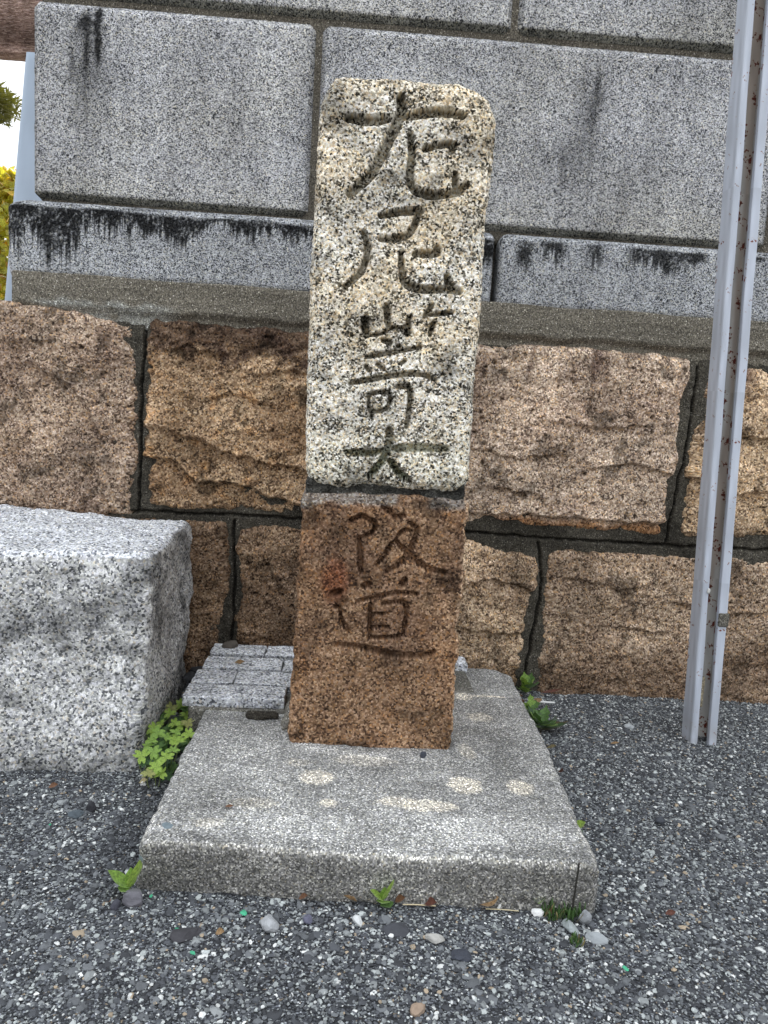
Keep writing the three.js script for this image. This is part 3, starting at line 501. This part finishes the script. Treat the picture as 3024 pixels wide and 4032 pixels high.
// wood sorrel between granite block and slab
{
  const clover = thing('clover_plant', 'bright green clover-like plant between the granite block and the slab', 'plant', [-.268, 0, -.05]);
  const heart = (L) => { // obcordate leaflet along +z, folded at its midrib
    const pos = [0, 0, 0], idx = [], uv = [.5, 0]; const n = 18;
    for (let i = 0; i <= n; i++) { const a = (i / n - .5) * 2, th = a * 1.02, q = Math.abs(a), r = L * (.83 + .20 * Math.sin(Math.PI * Math.min(1, q * 1.55)) - .30 * Math.pow(q, 5) - .30 * Math.exp(-q * q * 60)); const x = Math.sin(th) * r * .86, z = Math.cos(th) * r; pos.push(x, .34 * Math.abs(x) - .09 * z * z / L, z, x * .5, .34 * Math.abs(x) * .5 - .02 * z * z / L, z * .5); uv.push(.5 + x / L * .5, z / L, .5 + x / L * .25, z / L * .5); }
    for (let i = 0; i < n; i++) { const A = 1 + i * 2, B = A + 2; idx.push(0, A + 1, B + 1, A + 1, A, B + 1, A, B, B + 1); }
    const g = new THREE.BufferGeometry(); g.setAttribute('position', new THREE.Float32BufferAttribute(pos, 3)); g.setAttribute('uv', new THREE.Float32BufferAttribute(uv, 2)); g.setIndex(idx); g.computeVertexNormals(); return g;
  };
  const leaf = (L) => mergeGeometries([0, 1, 2].map((k) => { const g = heart(L); g.rotateX(-.12 + .1 * (k % 2)); g.rotateY(k * 2.094); return g; }));
  const shapes = [leaf(.0105), leaf(.0118), leaf(.0132)];
  const spots = [[-280,45,-198,0],[-286,52,-138,0],[-289,56,-86,0],[-256,53,-131,0],[-282,63,-32,0],[-267,54,-93,0],[-256,55,-81,0],[-243,60,-81,2],[-249,37,-183,1],[-238,42,-136,1],[-252,66,-31,0],[-251,58,-21,0],[-231,64,-30,0],[-266,60,-26,0],[-286,59,-10,0],[-290,53,-7,0],[-271,45,-29,1],[-247,56,13,0],[-254,50,24,0],[-291,52,28,0],[-285,35,20,1],[-269,45,24,0],[-262,47,50,0],[-271,40,-8,1],[-272,40,59,2],[-255,37,53,0],[-275,55,20,0],[-292,49,-170,2],[-271,39,-191,1],[-292,63,-48,0],[-298,43,-142,1],[-257,41,-185,1],[-277,46,-91,1],[-276,45,-18,1],[-245,57,-17,0],[-292,52,-44,1],[-294,44,-6,1],[-261,41,-133,1],[-259,31,9,1],[-271,28,26,1]];
  const R = rng(77), under = [];
  for (let i = 0; i < 46; i++) { const t = R(); under.push([-290 + 50 * R(), 16 + 30 * R(), -190 + 235 * t, 1]); }
  for (const [x, y, z, k] of spots.concat(under)) {
    const m = part('leaf', shapes[Math.floor(R() * 3)], k === 2 ? G.yellow : k === 1 ? (R() < .5 ? G.mid : G.dark) : (R() < .65 ? G.bright : G.fresh), clover);
    m.position.set(x / 1000 + .268, y / 1000, z / 1000 + .05 - (y > 20 ? .006 : 0)); m.rotation.set(.42 + (R() - .5) * .6, R() * 6.28, (R() - .5) * .5, 'XYZ');
    m.rotation.order = 'XZY'; 
  }
  part('stem', mergeGeometries(spots.map(([x, y, z]) => tube([[(-270 + (x + 270) * .4) / 1000 + .268, 0, z / 1000 * .8 + .05 - .012], [x / 1000 + .268 - .004, y / 2000, z / 1000 + .035], [x / 1000 + .268, y / 1000 - .001, z / 1000 + .044]], .0007, 5))), G.stem, clover);
}
function weed(name, label, pos, leaves, group) {   // leaves: [yaw, pitch, L, W, material, lobes, start height]
  const t = thing(name, label, 'weed', rest(...pos), group);
  for (const [yaw, pitch, L, W, m, lobes = 0, y0 = .004, off = 0] of leaves) { const g = leafGeo(L * 1.15, W * 1.7, { lobes, bend: .5, n: lobes ? 18 : 10 }); part('leaf', turnGeo(g, yaw, -pitch, 0, [Math.sin(yaw) * off, y0, Math.cos(yaw) * off]), m, t); }
  return t;
}
weed('seedling', 'light green seedling at the left front corner of the slab', [-.229, 0, .288], [[-1.5, .45, .030, .014, G.fresh, 0, .012], [1.1, 1.0, .036, .014, G.bright, 0, .012], [.3, 1.35, .022, .008, G.fresh, 0, .012], [-.4, .1, .016, .013, G.fresh, 0, .010], [.5, -.1, .019, .012, G.mid, 0, .008]]);
weed('seedling', 'light green seedling at the middle of the slab front', [.072, 0, .292], [[-1.5, .4, .019, .010, G.bright, 0, .008], [.9, .95, .030, .011, G.bright, 0, .008], [-.2, .1, .013, .010, G.fresh, 0, .007], [.5, -.1, .014, .010, G.mid, 0, .005], [.1, 1.2, .016, .006, G.fresh, 0, .008]]);
const spray = (seed, n, L0, L1, mats, up) => { const R = rng(seed); return Array.from({ length: n }, (_, i) => [R() * 6.28, up[0] + (up[1] - up[0]) * R(), mix(L0, L1, R()), mix(.009, .014, R()), mats[Math.floor(R() * mats.length)], 2 + Math.floor(R() * 2), .004 + .016 * R(), .006 * R()]); };
weed('weed', 'small green weed with notched leaves where the slab meets the wall', [.420, 0, -.445], spray(61, 13, .018, .034, [G.fresh, G.fresh, G.mid, G.bright], [.3, 1.2]));
weed('weed', 'dark green rosette weed beside the right edge of the slab', [.400, 0, -.245], spray(62, 18, .022, .040, [G.mid, G.dark, G.mid, G.fresh], [.1, .7]).concat([[1.7, .05, .05, .014, leafMat([.12, .10, .04]), 2, .006], [1.2, .1, .045, .016, G.dark, 3, .01]]));
weed('weed', 'low green sprig between two other weeds beside the slab', [.402, 0, -.315], spray(63, 8, .016, .026, [G.mid, G.fresh], [.3, 1.0]));
{ const w = weed('weed', 'single round pale green leaf at the slab\'s lower right edge', [.346, .016, .140], [[1.45, .35, .017, .013, G.bright, 0, .006], [1.2, -.1, .012, .007, G.mid, 0, .003]]); }
weed('weed', 'two tiny round leaves beside the white pebble at the slab front', [.259, .002, .293], [[-1.4, .5, .010, .010, G.mid, 0, .008], [1.2, .6, .013, .012, G.fresh, 0, .008]]);
function tuft(pos, n, L, spread, label, seed, ex) {
  const t = thing('grass_tuft', label, 'grass', rest(...pos)), R = rng(seed), a = [], b = [];
  for (let i = 0; i < n; i++) { const y = R() * 6.28, l = L * (.5 + .7 * R()), g = leafGeo(l, .0020, { n: 6, m: 2, bend: .6 + 1.2 * R(), fold: .3, tip: .6 }); (R() < .82 ? a : b).push(turnGeo(g, y, -(.35 + .9 * R()), 0, [(R() - .5) * spread * ex, 0, (R() - .5) * spread])); }
  part('blades', mergeGeometries(a), G.blade, t).userData.kind = 'stuff'; part('dry_blades', mergeGeometries(b), G.dryblade, t).userData.kind = 'stuff';
}
tuft([.288, 0, .304], 110, .019, .016, 'dark green grass tuft at the right end of the slab front', 5, 3.2);
tuft([.291, 0, .352], 30, .012, .012, 'tiny sparse grass tuft in the asphalt below the larger tuft', 8, 1.2);

// dead leaves: [x, y, z, length, width, yaw, pitch, colour, label]
const deadC = { tan: leafMat([.42, .26, .13], .2), brown: leafMat([.22, .10, .05], .15), pale: leafMat([.55, .46, .26], .25), red: leafMat([.16, .055, .035], .1), olive: leafMat([.42, .40, .14], .2) };
for (const [x, y, z, L, W, yaw, pitch, c, l] of [
  [.188, .004, .291, .026, .018, 1.5, .25, 'tan', 'curled tan dead leaf against the slab front near the grass'], [.122, .003, .290, .020, .012, .9, .3, 'red', 'dark red-brown dead leaf against the middle of the slab front'],
  [.086, .004, .289, .016, .010, 1.2, .4, 'brown', 'brown dead leaf beside the middle seedling'], [.040, .004, .290, .018, .010, -1.5, .2, 'tan', 'dead leaf left of the middle seedling'],
  [.268, .003, .300, .014, .008, .4, .3, 'brown', 'brown dead leaf lying in the grass tuft'], [-.03, .003, .286, .016, .008, 1.1, .4, 'brown', 'dead leaf fragment at the slab front, left of the middle'],
  [-.200, .092, -.302, .024, .011, 1.45, .12, 'tan', 'orange-tan dead leaf lying across the tile strips'], [-.292, .020, -.335, .028, .016, 1.3, .2, 'olive', 'yellowish leaf behind the rusty stone by the granite block'],
  [-.292, .003, .010, .018, .010, 1.2, .3, 'pale', 'pale dry leaf at the foot of the clover by the block'], [-.240, .003, -.002, .020, .008, 1.0, .3, 'tan', 'dry leaf under the clover beside the slab'],
  [-.420, .003, .032, .016, .009, 1.6, .2, 'brown', 'small red-brown leaf below the big granite block'], [.385, .006, -.40, .030, .013, .5, .4, 'tan', 'tan dead leaf under the wall-side weed'], [.400, .004, -.385, .030, .012, -.6, .3, 'brown', 'brown dead leaf below the wall-side weed'],
  [.410, .012, -.36, .026, .012, 1.8, .2, 'tan', 'dead leaf between the two weeds right of the slab'], [.392, .004, -.31, .028, .013, .2, .4, 'pale', 'pale dead leaf above the rosette weed'], [.39, .004, -.17, .034, .010, .4, .3, 'pale', 'pale curled leaf below the rosette weed'],
  [.382, .004, -.07, .026, .012, .2, .3, 'red', 'red-brown dead leaf by the slab\'s right edge'], [.372, .004, -.02, .030, .010, -.1, .3, 'brown', 'lowest brown dead leaf along the slab\'s right edge'], [.455, .004, -.452, .045, .008, 1.5, .05, 'red', 'long dark leaf at the foot of the base stones'],
  [.52, .003, -.20, .016, .005, 1.3, .1, 'tan', 'thin tan leaf scrap on the right asphalt'], [.415, .003, .300, .013, .007, 1.4, .2, 'red', 'small red-brown leaf right of the slab front corner'], [-.118, .003, .352, .012, .008, 1.3, .2, 'tan', 'small orange-tan scrap before the slab, left side'], [-.250, .003, .302, .013, .008, .6, .4, 'brown', 'brown scrap left of the dark angular pebble'], [-.135, .0745, .205, .012, .004, 1.4, .05, 'brown', 'rusty brown scrap on top of the slab, left'],
]) { const m = solo('dead_leaf', leafGeo(L, W, { bend: .5, fold: .5, twist: .6, curl: .3, n: 12 }), deadC[c], l, 'dead leaf'); m.position.set(...rest(x, y, z)); m.rotation.set(-pitch, yaw, .2, 'YXZ'); }
{ const m = solo('twig', tube([[.425, .010, -.372], [.44, .010, -.371], [.462, .010, -.370]], .002, 6), plain([.8, .8, .78]), 'short white stick on dead leaves right of the slab', 'stick'); m.position.set(0, .004, 0); }
{ const m = solo('twig', tube([[.095, .004, .292], [.11, .005, .293], [.135, .004, .293]], .0008, 6), plain([.6, .5, .32]), 'straw lying at the slab front between dead leaves', 'straw'); m.position.set(0, .010, .017); }
{ const m = solo('twig', tube([[.195, .004, .296], [.215, .005, .298], [.235, .003, .297]], .0007, 6), plain([.55, .47, .3]), 'straw lying below the tan dead leaf', 'straw'); m.position.set(0, .010, .017); }
{ const g = block({ ...lim(-.0012, .0012, 0, .077, -.001, .001), r: .0008, cell: [.0012, .004, .0012], warp: ([x, y, z]) => [x + .0008 * noise(y * 60, 2, 2) + .003 * (y / .077), y, z + .0006 * noise(y * 80, 5, 2)] });
  const m = solo('dark_sliver', g, plain([.02, .018, .014]), 'thin dark upright stalk against the slab front above the grass', 'sliver'); m.position.set(.2985, .002, .3175); }  // narrow dark strip set upright against the slab front
// flat black bark scrap in front of the tile strips
{ const g = block({ ...lim(-.030, .026, 0, .008, -.012, .012), r: .0038, cell: .0018, warp: ([x, y, z]) => [x, y + .003 * fbm(x * 60, 2, z * 60, 3), (z + .006 * noise(x * 50, 1, z * 20)) * Math.sqrt(clamp(1 - Math.pow((x + .002) / .0305, 2) * .97))], disp: (P) => .002 * fbm(P[0] * 90, P[1] * 90, P[2] * 90, 3), tint: (P) => mul3([.35, .34, .33], 1 + .5 * noise(P[0] * 90, 1, P[2] * 90)) });
  const m = solo('bark_scrap', g, M.mortar, 'flat black scrap of bark on the slab before the tile strips', 'bark'); m.position.set(-.118, .073, -.094); }
// tile strips behind the post
{
  const bed = thing('tile_strips', 'four strips of grey speckled stone tile on mortar beside the post', 'stone tiles');
  part('mortar_bed', block({ ...lim(-.250, .268, .02, .0765, -.432, -.117), r: .004, cell: [.004, .003, .006], skip: '-y', warp: ([x, y, z], N, q) => [x > .1 && z > -.25 ? Math.min(x, .2) : x, y, z], disp: (P) => .003 * fbm(P[0] * 50, P[1] * 90, P[2] * 50, 3), tint: (P) => mul3([1.15, 1.2, 1.25], clamp(1 + .6 * fbm(P[0] * 20, P[1] * 120, P[2] * 20, 3), .3, 1.4)) }), M.mortar, bed);
  const tile = (x0, x1, z0, z1, k, tiltY = 0) => part('tile', block({ ...lim(x0, x1, .0755, .0945, z0, z1), r: .0026, cell: .0024, uo: [k * .31, k * .17], skip: '-y', warp: ([x, y, z], N, q) => [x + .002 * noise(z * 60, k, 1) * Math.pow(Math.abs(q[0]), 4), y + tiltY * (x - x0) + .0012 * noise(x * 30, k, z * 30), z + .0012 * noise(x * 50, k, 3) * Math.pow(Math.abs(q[2]), 4)], disp: (P) => .0008 * fbm(P[0] * 90, 1, P[2] * 90, 2), tint: (P, N) => mul3([1.12, 1.14, 1.17], (N[1] < .5 ? .75 : 1) * clamp(1 + .5 * fbm(P[0] * 25, k, P[2] * 25, 3), .4, 1.3)) }), M.grey, bed);
  tile(-.262, -.086, -.186, -.122, 1, .006);
  tile(-.261, -.186, -.264, -.196, 2, -.01); tile(-.1845, -.076, -.265, -.196, 4, -.012);
  tile(-.256, -.105, -.341, -.275, 6, .004); tile(-.103, .02, -.339, -.275, 7, -.03); tile(.17, .236, -.345, -.285, 12);
  tile(-.257, -.147, -.424, -.360, 8); tile(-.1445, .05, -.424, -.360, 9); tile(.055, .205, -.424, -.36, 10); tile(.209, .272, -.415, -.365, 11, -.06);
}
// stones showing in the slab surface
pebble('inlaid_stone', -.199, .0640, .250, .014, .008, .011, [.16, .20, .22], 'blue-grey stone set in the slab top at its left front corner', 'stone', .4);
pebble('inlaid_stone', -.217, .036, .280, .011, .016, .007, [.17, .21, .22], 'blue-grey stone set in the corner edge of the slab', 'stone', -.4);
pebble('inlaid_stone', .312, .004, .313, .010, .011, .006, [.26, .27, .28], 'grey stone set low in the slab\'s right front corner', 'stone');

// ---------------------------------------------------------------- the big granite block at left
{
  const g = block({
    ...lim(-1.08, -.303, -.03, .350, -.452, -.012), r: .020, cell: [.0036, .0036, .0036], skip: '-y -x', coarse: '-z', uo: [.3, .2],
    warp: (P, N, q) => { let [x, y, z] = P; const t = clamp(y / .35); z -= .042 * t * sm(-.3, 1, q[2]); z += .03 * sm(-.3, -.75, x) * sm(0, 1, q[2]); x -= .010 * sm(-.05, -.45, z) * sm(0, 1, q[0]); y += .012 * sm(-.5, -.9, x) * sm(0, 1, q[1]); x += .008 * noise(y * 9, 3, z * 9) * sm(.5, 1, q[0]); y += .008 * noise(x * 8, 7, z * 8) * sm(.5, 1, q[1]); return [x, y, z]; },
    disp: (P, N) => { const [x, y, z] = P; return .022 * fbm(x * 6, y * 6, z * 6 + 4, 4) * (N[1] > .7 ? .5 : 1) + .008 * (ridge(x * 17, y * 17, z * 17, 3) - .3) * (N[1] > .7 ? .5 : 1) + .004 * fbm(x * 62, y * 62, z * 62, 3) + .0018 * noise(x * 190, y * 190, z * 190); },
    tint: (P, N) => {
      const [x, y, z] = P; let f = 1 + .42 * fbm(x * 9, y * 9, z * 9, 4), c = [.97, .98, 1.0];
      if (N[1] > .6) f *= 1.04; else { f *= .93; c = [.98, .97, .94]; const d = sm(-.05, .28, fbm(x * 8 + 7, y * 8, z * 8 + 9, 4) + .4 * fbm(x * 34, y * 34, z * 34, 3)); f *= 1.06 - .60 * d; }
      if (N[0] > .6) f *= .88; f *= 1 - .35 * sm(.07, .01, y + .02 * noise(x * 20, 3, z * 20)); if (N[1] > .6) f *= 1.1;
      return mul3(c, clamp(f, .2, 1.25));
    },
  });
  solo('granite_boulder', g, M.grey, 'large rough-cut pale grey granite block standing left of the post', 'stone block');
}

// ---------------------------------------------------------------- steel channel pole
{
  const pole = thing('steel_pole', 'pale blue-grey painted steel channel pole with rust, right of the post', 'pole', [.683, -.03, -.205]);
  const n = 1024, d = new Uint8Array(n * n * 4), rr = (x, y) => .55 * pnoise(x / n * 24, y / n * 24, 24, 3) + .3 * pnoise(x / n * 90, y / n * 90, 90, 4) + .15 * pnoise(x / n * 240, y / n * 240, 240, 5);
  const rustTex = (amt, base) => { const d = new Uint8Array(n * n * 4); for (let y = 0; y < n; y++) for (let x = 0; x < n; x++) { const v = rr(x, y), s = sm(amt, amt + .05, v), h = sm(amt - .03, amt + .03, v) * .3, k = .93 + .14 * pnoise(x / n * 40, y / n * 8, 40, 8), q = (y * n + x) * 4; let c = mix3(mul3(base, k), [150, 112, 82], h); c = mix3(c, [78 + 50 * hash(x >> 2, y >> 2, 2), 44, 30], s); d.set([c[0], c[1], c[2], 255], q); } return tex(d, n, true); };
  const paint = new THREE.MeshStandardMaterial({ map: rustTex(.79, [186, 191, 200]), roughness: .5, metalness: .0, vertexColors: true });
  const webMat = new THREE.MeshStandardMaterial({ map: rustTex(.66, [196, 194, 190]), roughness: .65, vertexColors: true });
  const W = .0515, D = .044, L1 = .0128, L2 = .0165, t = .0026, ret = .009, H = 2.5, lean = -.0385;
  // profile polylines (x right, z towards the street), outside first
  const strip = (pts, mat, name, tintF) => {
    const pos = [], uv = [], col = [], idx = [], key = [], nv = 120; let u0 = 0;
    for (let s = 0; s + 1 < pts.length; s++) {
      const [ax, az] = pts[s], [bx, bz] = pts[s + 1], len = Math.hypot(bx - ax, bz - az), nu = Math.max(1, Math.round(len / .004)), base = pos.length / 3;
      for (let j = 0; j <= nv; j++) for (let i = 0; i <= nu; i++) { const y = H * Math.pow(j / nv, 1.3), k = i / nu, x = mix(ax, bx, k), z = mix(az, bz, k), dent = .0009 * noise(x * 40, y * 9, z * 40); pos.push(x + lean * y + dent, y, z + dent); uv.push((u0 + len * k) / .35, y / .35); col.push(...tintF(x, y, z, k)); key.push(key.length); }
      for (let j = 0; j < nv; j++) for (let i = 0; i < nu; i++) { const A = base + j * (nu + 1) + i, C = A + nu + 1; idx.push(A, A + 1, C + 1, A, C + 1, C); }
      u0 += len;
    }
    const m = part(name, finish(pos, uv, col, idx, key, key.length), mat, pole); m.material.side = THREE.DoubleSide; return m;
  };
  const pt = (x, y, z, k) => { const low = sm(.14, .03, y), f = 1 + .10 * fbm(x * 20, y * 6, z * 20, 3); return mix3(mul3([.97, .98, 1.0], f), [.62, .57, .5], low * .55 * clamp(.5 + 1.5 * noise(x * 60, y * 30, 3))); };
  const e = .0035;   // bent corners
  strip([[L1, -ret], [L1, -e * .3], [L1 - e * .3, 0], [e, 0], [e * .3, -e * .3], [0, -e], [0, -D + e], [e, -D]], paint, 'lip', pt);
  strip([[L1 - t, -ret], [L1 - t, -t], [t, -t], [t, -D + t]], webMat, 'lip', pt);
  strip([[W, -D + e], [W, -e], [W - e * .3, -e * .3], [W - e, 0], [W - L2 + e * .3, 0], [W - L2, -e * .3], [W - L2, -ret]], paint, 'lip', pt);
  strip([[W - t, -D + t], [W - t, -t], [W - L2 + t, -t], [W - L2 + t, -ret], [W - L2, -ret]], webMat, 'lip', pt);
  strip([[e, -D], [W - e, -D], [W, -D + e]].reverse(), paint, 'web', pt);
  strip([[t, -D + t], [W - t, -D + t]], webMat, 'web', (x, y) => { const rust = sm(-.02, .3, fbm(x * 50, y * 2.2, 7, 3) + .35 * sm(1.0, 1.3, y) + .22 * sm(.72, .55, y) * sm(.3, .42, y)); return mix3([1.05, 1.05, 1.04], [.66, .46, .32], rust * .5); });
  const tape = part('tape_lump', block({ ...lim(-.009, .011, -.012, .014, -.004, .003), r: .0035, cell: .0016, disp: (P) => .002 * fbm(P[0] * 120, P[1] * 260, P[2] * 90, 3), tint: () => [.95, .97, .98] }), M.mortar, pole); tape.position.set(W - L2 + .008 + lean * .28, .28, .001);
  const chip = part('cement_blob', lump(9, 3).scale(.004, .005, .003), plain([.6, .6, .57]), pole); chip.position.set(.011 + lean * .335, .335, .001);
  const plug = part('wood_plug', block({ ...lim(-.006, .006, 0, .062, -.006, .006), r: .004, cell: .002, disp: (P) => .0035 * fbm(P[0] * 60, P[1] * 60, P[2] * 60, 3), tint: (P) => mul3([1.9, 1.8, 1.5], 1 + .5 * noise(P[0] * 80, P[1] * 60, 1)) }), M.mortar, pole); plug.position.set(L1 + .004 + lean * .12, .105, -.014);
}

// ---------------------------------------------------------------- beyond the left end of the wall
{
  // leaning galvanised prop and weathered board
  const prop = new THREE.MeshStandardMaterial({ roughness: .5, metalness: .2, vertexColors: true });
  const g = block({ ...lim(-.035, .035, 0, .575, -.004, .004), r: .0015, cell: [.01, .02, .004], ts: 4, warp: ([x, y, z]) => [x + (y - .02) * .092, y, z], tint: (P) => mul3([.42, .50, .60], 1 + .3 * fbm(P[0] * 14, P[1] * 5, 1, 3)) });
  const strut = thing('steel_prop', 'leaning flat galvanised steel prop at the left end of the wall', 'prop', [-.771, .765, -.70]);
  part('flange', g, prop, strut); part('flange', block({ ...lim(-.035, -.031, 0, .575, -.05, -.004), r: .001, cell: .02, ts: 4, warp: ([x, y, z]) => [x + (y - .02) * .092, y, z], tint: () => [.42, .50, .60] }), prop, strut);
  const wood = grains(512, 60, [[120, 104, 96, 40, 0, .5], [96, 80, 72, 30, .2, .4], [150, 136, 128, 20, .3, .6], [70, 56, 50, 10, -.3, .3]], { seed: 91, cluster: 12, stretch: .06, warp: 1.2, edge: .05 });
  const board = thing('weathered_board', 'weathered brown board above the bright gap at the photo\'s upper left', 'board', [-1.13, 1.605, -1.02]);
  for (let i = 0; i < 3; i++) part('plank', block({ ...lim(-.62 + i * .36, -.62 + i * .36 + .357, -.155 - .004 * (i % 2), .5, -.02, .02), r: .003, cell: [.01, .01, .02], ts: .5, uo: [i * .3, i * .2], warp: ([x, y, z]) => [x, y + x * .0, z], disp: (P) => .001 * noise(P[0] * 60, P[1] * 6, i), tint: (P) => mul3(mix3([2.0, 1.85, 1.78], [.7, .62, .58], sm(-.03, -.10, P[1] + .05 * noise(P[0] * 20, P[1] * 5, 2)) * sm(-.15, -.12, P[1])), .9 + .4 * noise(P[0] * 40, P[1] * 3, i)) }), stone(wood, .0015), board);
  part('batten', block({ ...lim(-.64, .47, -.12, -.04, -.05, -.0215), r: .004, cell: .03, tint: () => [.7, .65, .6] }), stone(wood, .001), board);
}
{
  // sunlit hedge behind
  const R = rng(31), hedge = thing('hedge', 'sunlit yellow-green clipped hedge behind the left end of the wall', 'hedge', [-2.3, 0, -3.9]);
  const leaf = leafGeo(.046, .030, { n: 4, m: 2, bend: .5, fold: .3 }), mats = [leafMat([.95, .88, .10], .65), leafMat([.80, .80, .08], .65)];
  mats.forEach((m, k) => {
    const n = 19000, im = new THREE.InstancedMesh(leaf, m, n), mt = new THREE.Matrix4(), q = new THREE.Quaternion(), e = new THREE.Euler(), c = new THREE.Color();
    for (let i = 0; i < n; i++) {
      const x = (R() - .5) * 2.2, side = R(); let y, z; const dep = Math.pow(R(), 2) * .22;
      if (side < .68) { y = 1.84 * R(); z = .42 - dep; } else { y = 1.84 - dep; z = (R() - .5) * .84; }
      const b = .06 * fbm(x * 3, y * 3, z * 3, 3); mt.compose(new THREE.Vector3(x, y + b, z + b * 1.5), q.setFromEuler(e.set(R() * 6.3, R() * 6.3, R() * 6.3)), new THREE.Vector3(1, 1, 1).multiplyScalar(.7 + .7 * R())); im.setMatrixAt(i, mt);
      const v = .7 + .6 * R(); im.setColorAt(i, c.setRGB(v * (R() < .06 ? 1.4 : 1), v * (R() < .06 ? .6 : 1), v));
    }
    im.name = 'foliage'; im.userData.kind = 'stuff'; shadow(im); hedge.add(im);
  });
  const br = []; for (let i = 0; i < 8; i++) { const x = -1.0 + i * .28; br.push(tube([[x, 0, 0], [x + .1 * (R() - .5), .7, .1 * (R() - .5)], [x + .3 * (R() - .5), 1.6, .3 * (R() - .5)]], .018, 6)); for (let k = 0; k < 6; k++) { const y = .3 + .22 * k; br.push(tube([[x, y, 0], [x + .25 * (R() - .5), y + .1, .2 * (R() - .5)], [x + .5 * (R() - .5), y + .2, .6 * (R() - .5)]], .007, 4)); } }
  part('branches', mergeGeometries(br), plain([.09, .065, .045]), hedge);
  // cloud-pruned pine whose bough reaches into the picture
  const pine = thing('pine_tree', 'cloud-pruned tree whose bough tip shows against the white sky at left', 'tree', [-3.7, 0, -5.2]);
  part('trunk', mergeGeometries([tube([[0, 0, 0], [.12, .8, .05], [-.05, 1.7, 0], [.08, 2.6, .05], [0, 3.3, 0]], .07, 16), tube([[.0, 2.3, 0], [.4, 2.45, .05], [.8, 2.62, .15]], .03, 8), tube([[0, 1.7, 0], [-.4, 1.95, .1], [-.7, 2.05, .1]], .03, 8)]), plain([.08, .055, .04]), pine);
  const needle = leafGeo(.08, .014, { n: 2, m: 1, bend: .3, fold: 0 }), pads = [[.70, 2.72, .15, .40, .13], [-.7, 2.15, .1, .42, .16], [.05, 3.35, 0, .45, .2]], nn = 14000, im = new THREE.InstancedMesh(needle, leafMat([.20, .21, .03], .3), nn), mt = new THREE.Matrix4(), q = new THREE.Quaternion(), e = new THREE.Euler();
  for (let i = 0; i < nn; i++) { const [px, py, pz, rx, ry] = pads[i % 3], a = R() * 6.28, s = Math.pow(R(), .35), h = 2 * R() - 1, k = Math.sqrt(1 - h * h) * s; mt.compose(new THREE.Vector3(px + rx * k * Math.cos(a), py + ry * h * s, pz + rx * k * Math.sin(a)), q.setFromEuler(e.set(-1 + R() * 1.4, R() * 6.3, 0)), new THREE.Vector3(1, 1, 1)); im.setMatrixAt(i, mt); }
  im.name = 'crown'; im.userData.kind = 'stuff'; shadow(im); pine.add(im);
}

// ---------------------------------------------------------------- stone chippings bedded in the asphalt
{
  const grp = new THREE.Group(); grp.name = 'gravel'; grp.userData = { kind: 'stuff', label: 'worn stone chippings bedded in the dark asphalt', category: 'gravel' }; scene.add(grp);
  const R = rng(2024), shapes = [11, 12, 13, 14, 15].map((s) => { const g = lump(s * 7, 1, 1.25); return g; });
  const lists = shapes.map(() => []), pal = [[[.034, .036, .040], 18], [[.062, .066, .073], 22], [[.11, .116, .122], 22], [[.19, .20, .20], 19], [[.33, .35, .34], 13], [[.54, .545, .525], 5], [[.30, .24, .17], 2]];
  const tot = pal.reduce((s, p) => s + p[1], 0);
  const free = (x, z) => !(x > -.236 && x < slabRight(z) + .006 && z > -.42 && z < .288 + .026 * (x + .226) / .566 + .004) && !(x < -.31 && z < .0 + .03 * sm(-.3, -.75, x)) && z > -.468;
  const add = (n, x0, x1, z0, z1, smin, smax, pw) => {
    for (let i = 0; i < n; i++) {
      const x = mix(x0, x1, R()), z = mix(z0, z1, R()), u = Math.pow(R(), pw), s = mix(smin, smax, u), k = R(); if (!free(x, z)) { R(); continue; }
      let w = R() * tot, c = 0; const lightish = 1; while (c < pal.length - 1 && w > pal[c][1]) { w -= pal[c][1]; c++; } if (s > .0045 && c > 2 && k < .75) c = Math.floor(k * 4);
      const gapDark = sm(.06, .02, Math.abs(x + .25)) * sm(.33, .25, z); if (gapDark > .3 && c > 2 && k < .75) c = 0;  // most pale chips turn dark in the gap left of the slab
      lists[Math.floor(R() * shapes.length)].push([x, z, s, c, .75 + .5 * R()]);
    }
  };
  add(105000, -.85, 1.25, -.47, .62, .0010, .0031, 1.5); add(9000, -.85, 1.25, -.47, .62, .0028, .0058, 2.0); add(600, -.8, 1.2, -.1, .62, .0055, .010, 1.6); add(9000, -1.6, 2.0, -.47, 1.4, .0025, .007, 2);
  const mat = new THREE.MeshStandardMaterial({ roughness: .8 }), mt = new THREE.Matrix4(), q = new THREE.Quaternion(), e = new THREE.Euler(), c = new THREE.Color();
  lists.forEach((l, k) => {
    const im = new THREE.InstancedMesh(shapes[k], mat, l.length);
    l.forEach(([x, z, s, ci, v], i) => {
      const flat = .45 + .35 * R(); mt.compose(new THREE.Vector3(x, gy(x, z) + .0012 - s * flat * (.35 + .4 * R()) + .0004, z), q.setFromEuler(e.set((R() - .5) * .5, R() * 6.28, (R() - .5) * .5)), new THREE.Vector3(s * (.8 + .6 * R()), s * flat, s * (.7 + .5 * R()))); im.setMatrixAt(i, mt);
      const p = pal[ci][0]; im.setColorAt(i, c.setRGB(p[0] * v * 1.18, p[1] * v * 1.18, p[2] * v * 1.18));
    });
    im.name = 'chippings'; im.userData.kind = 'stuff'; im.receiveShadow = true; im.castShadow = true; grp.add(im);
  });
}
renderer.render(scene, camera);
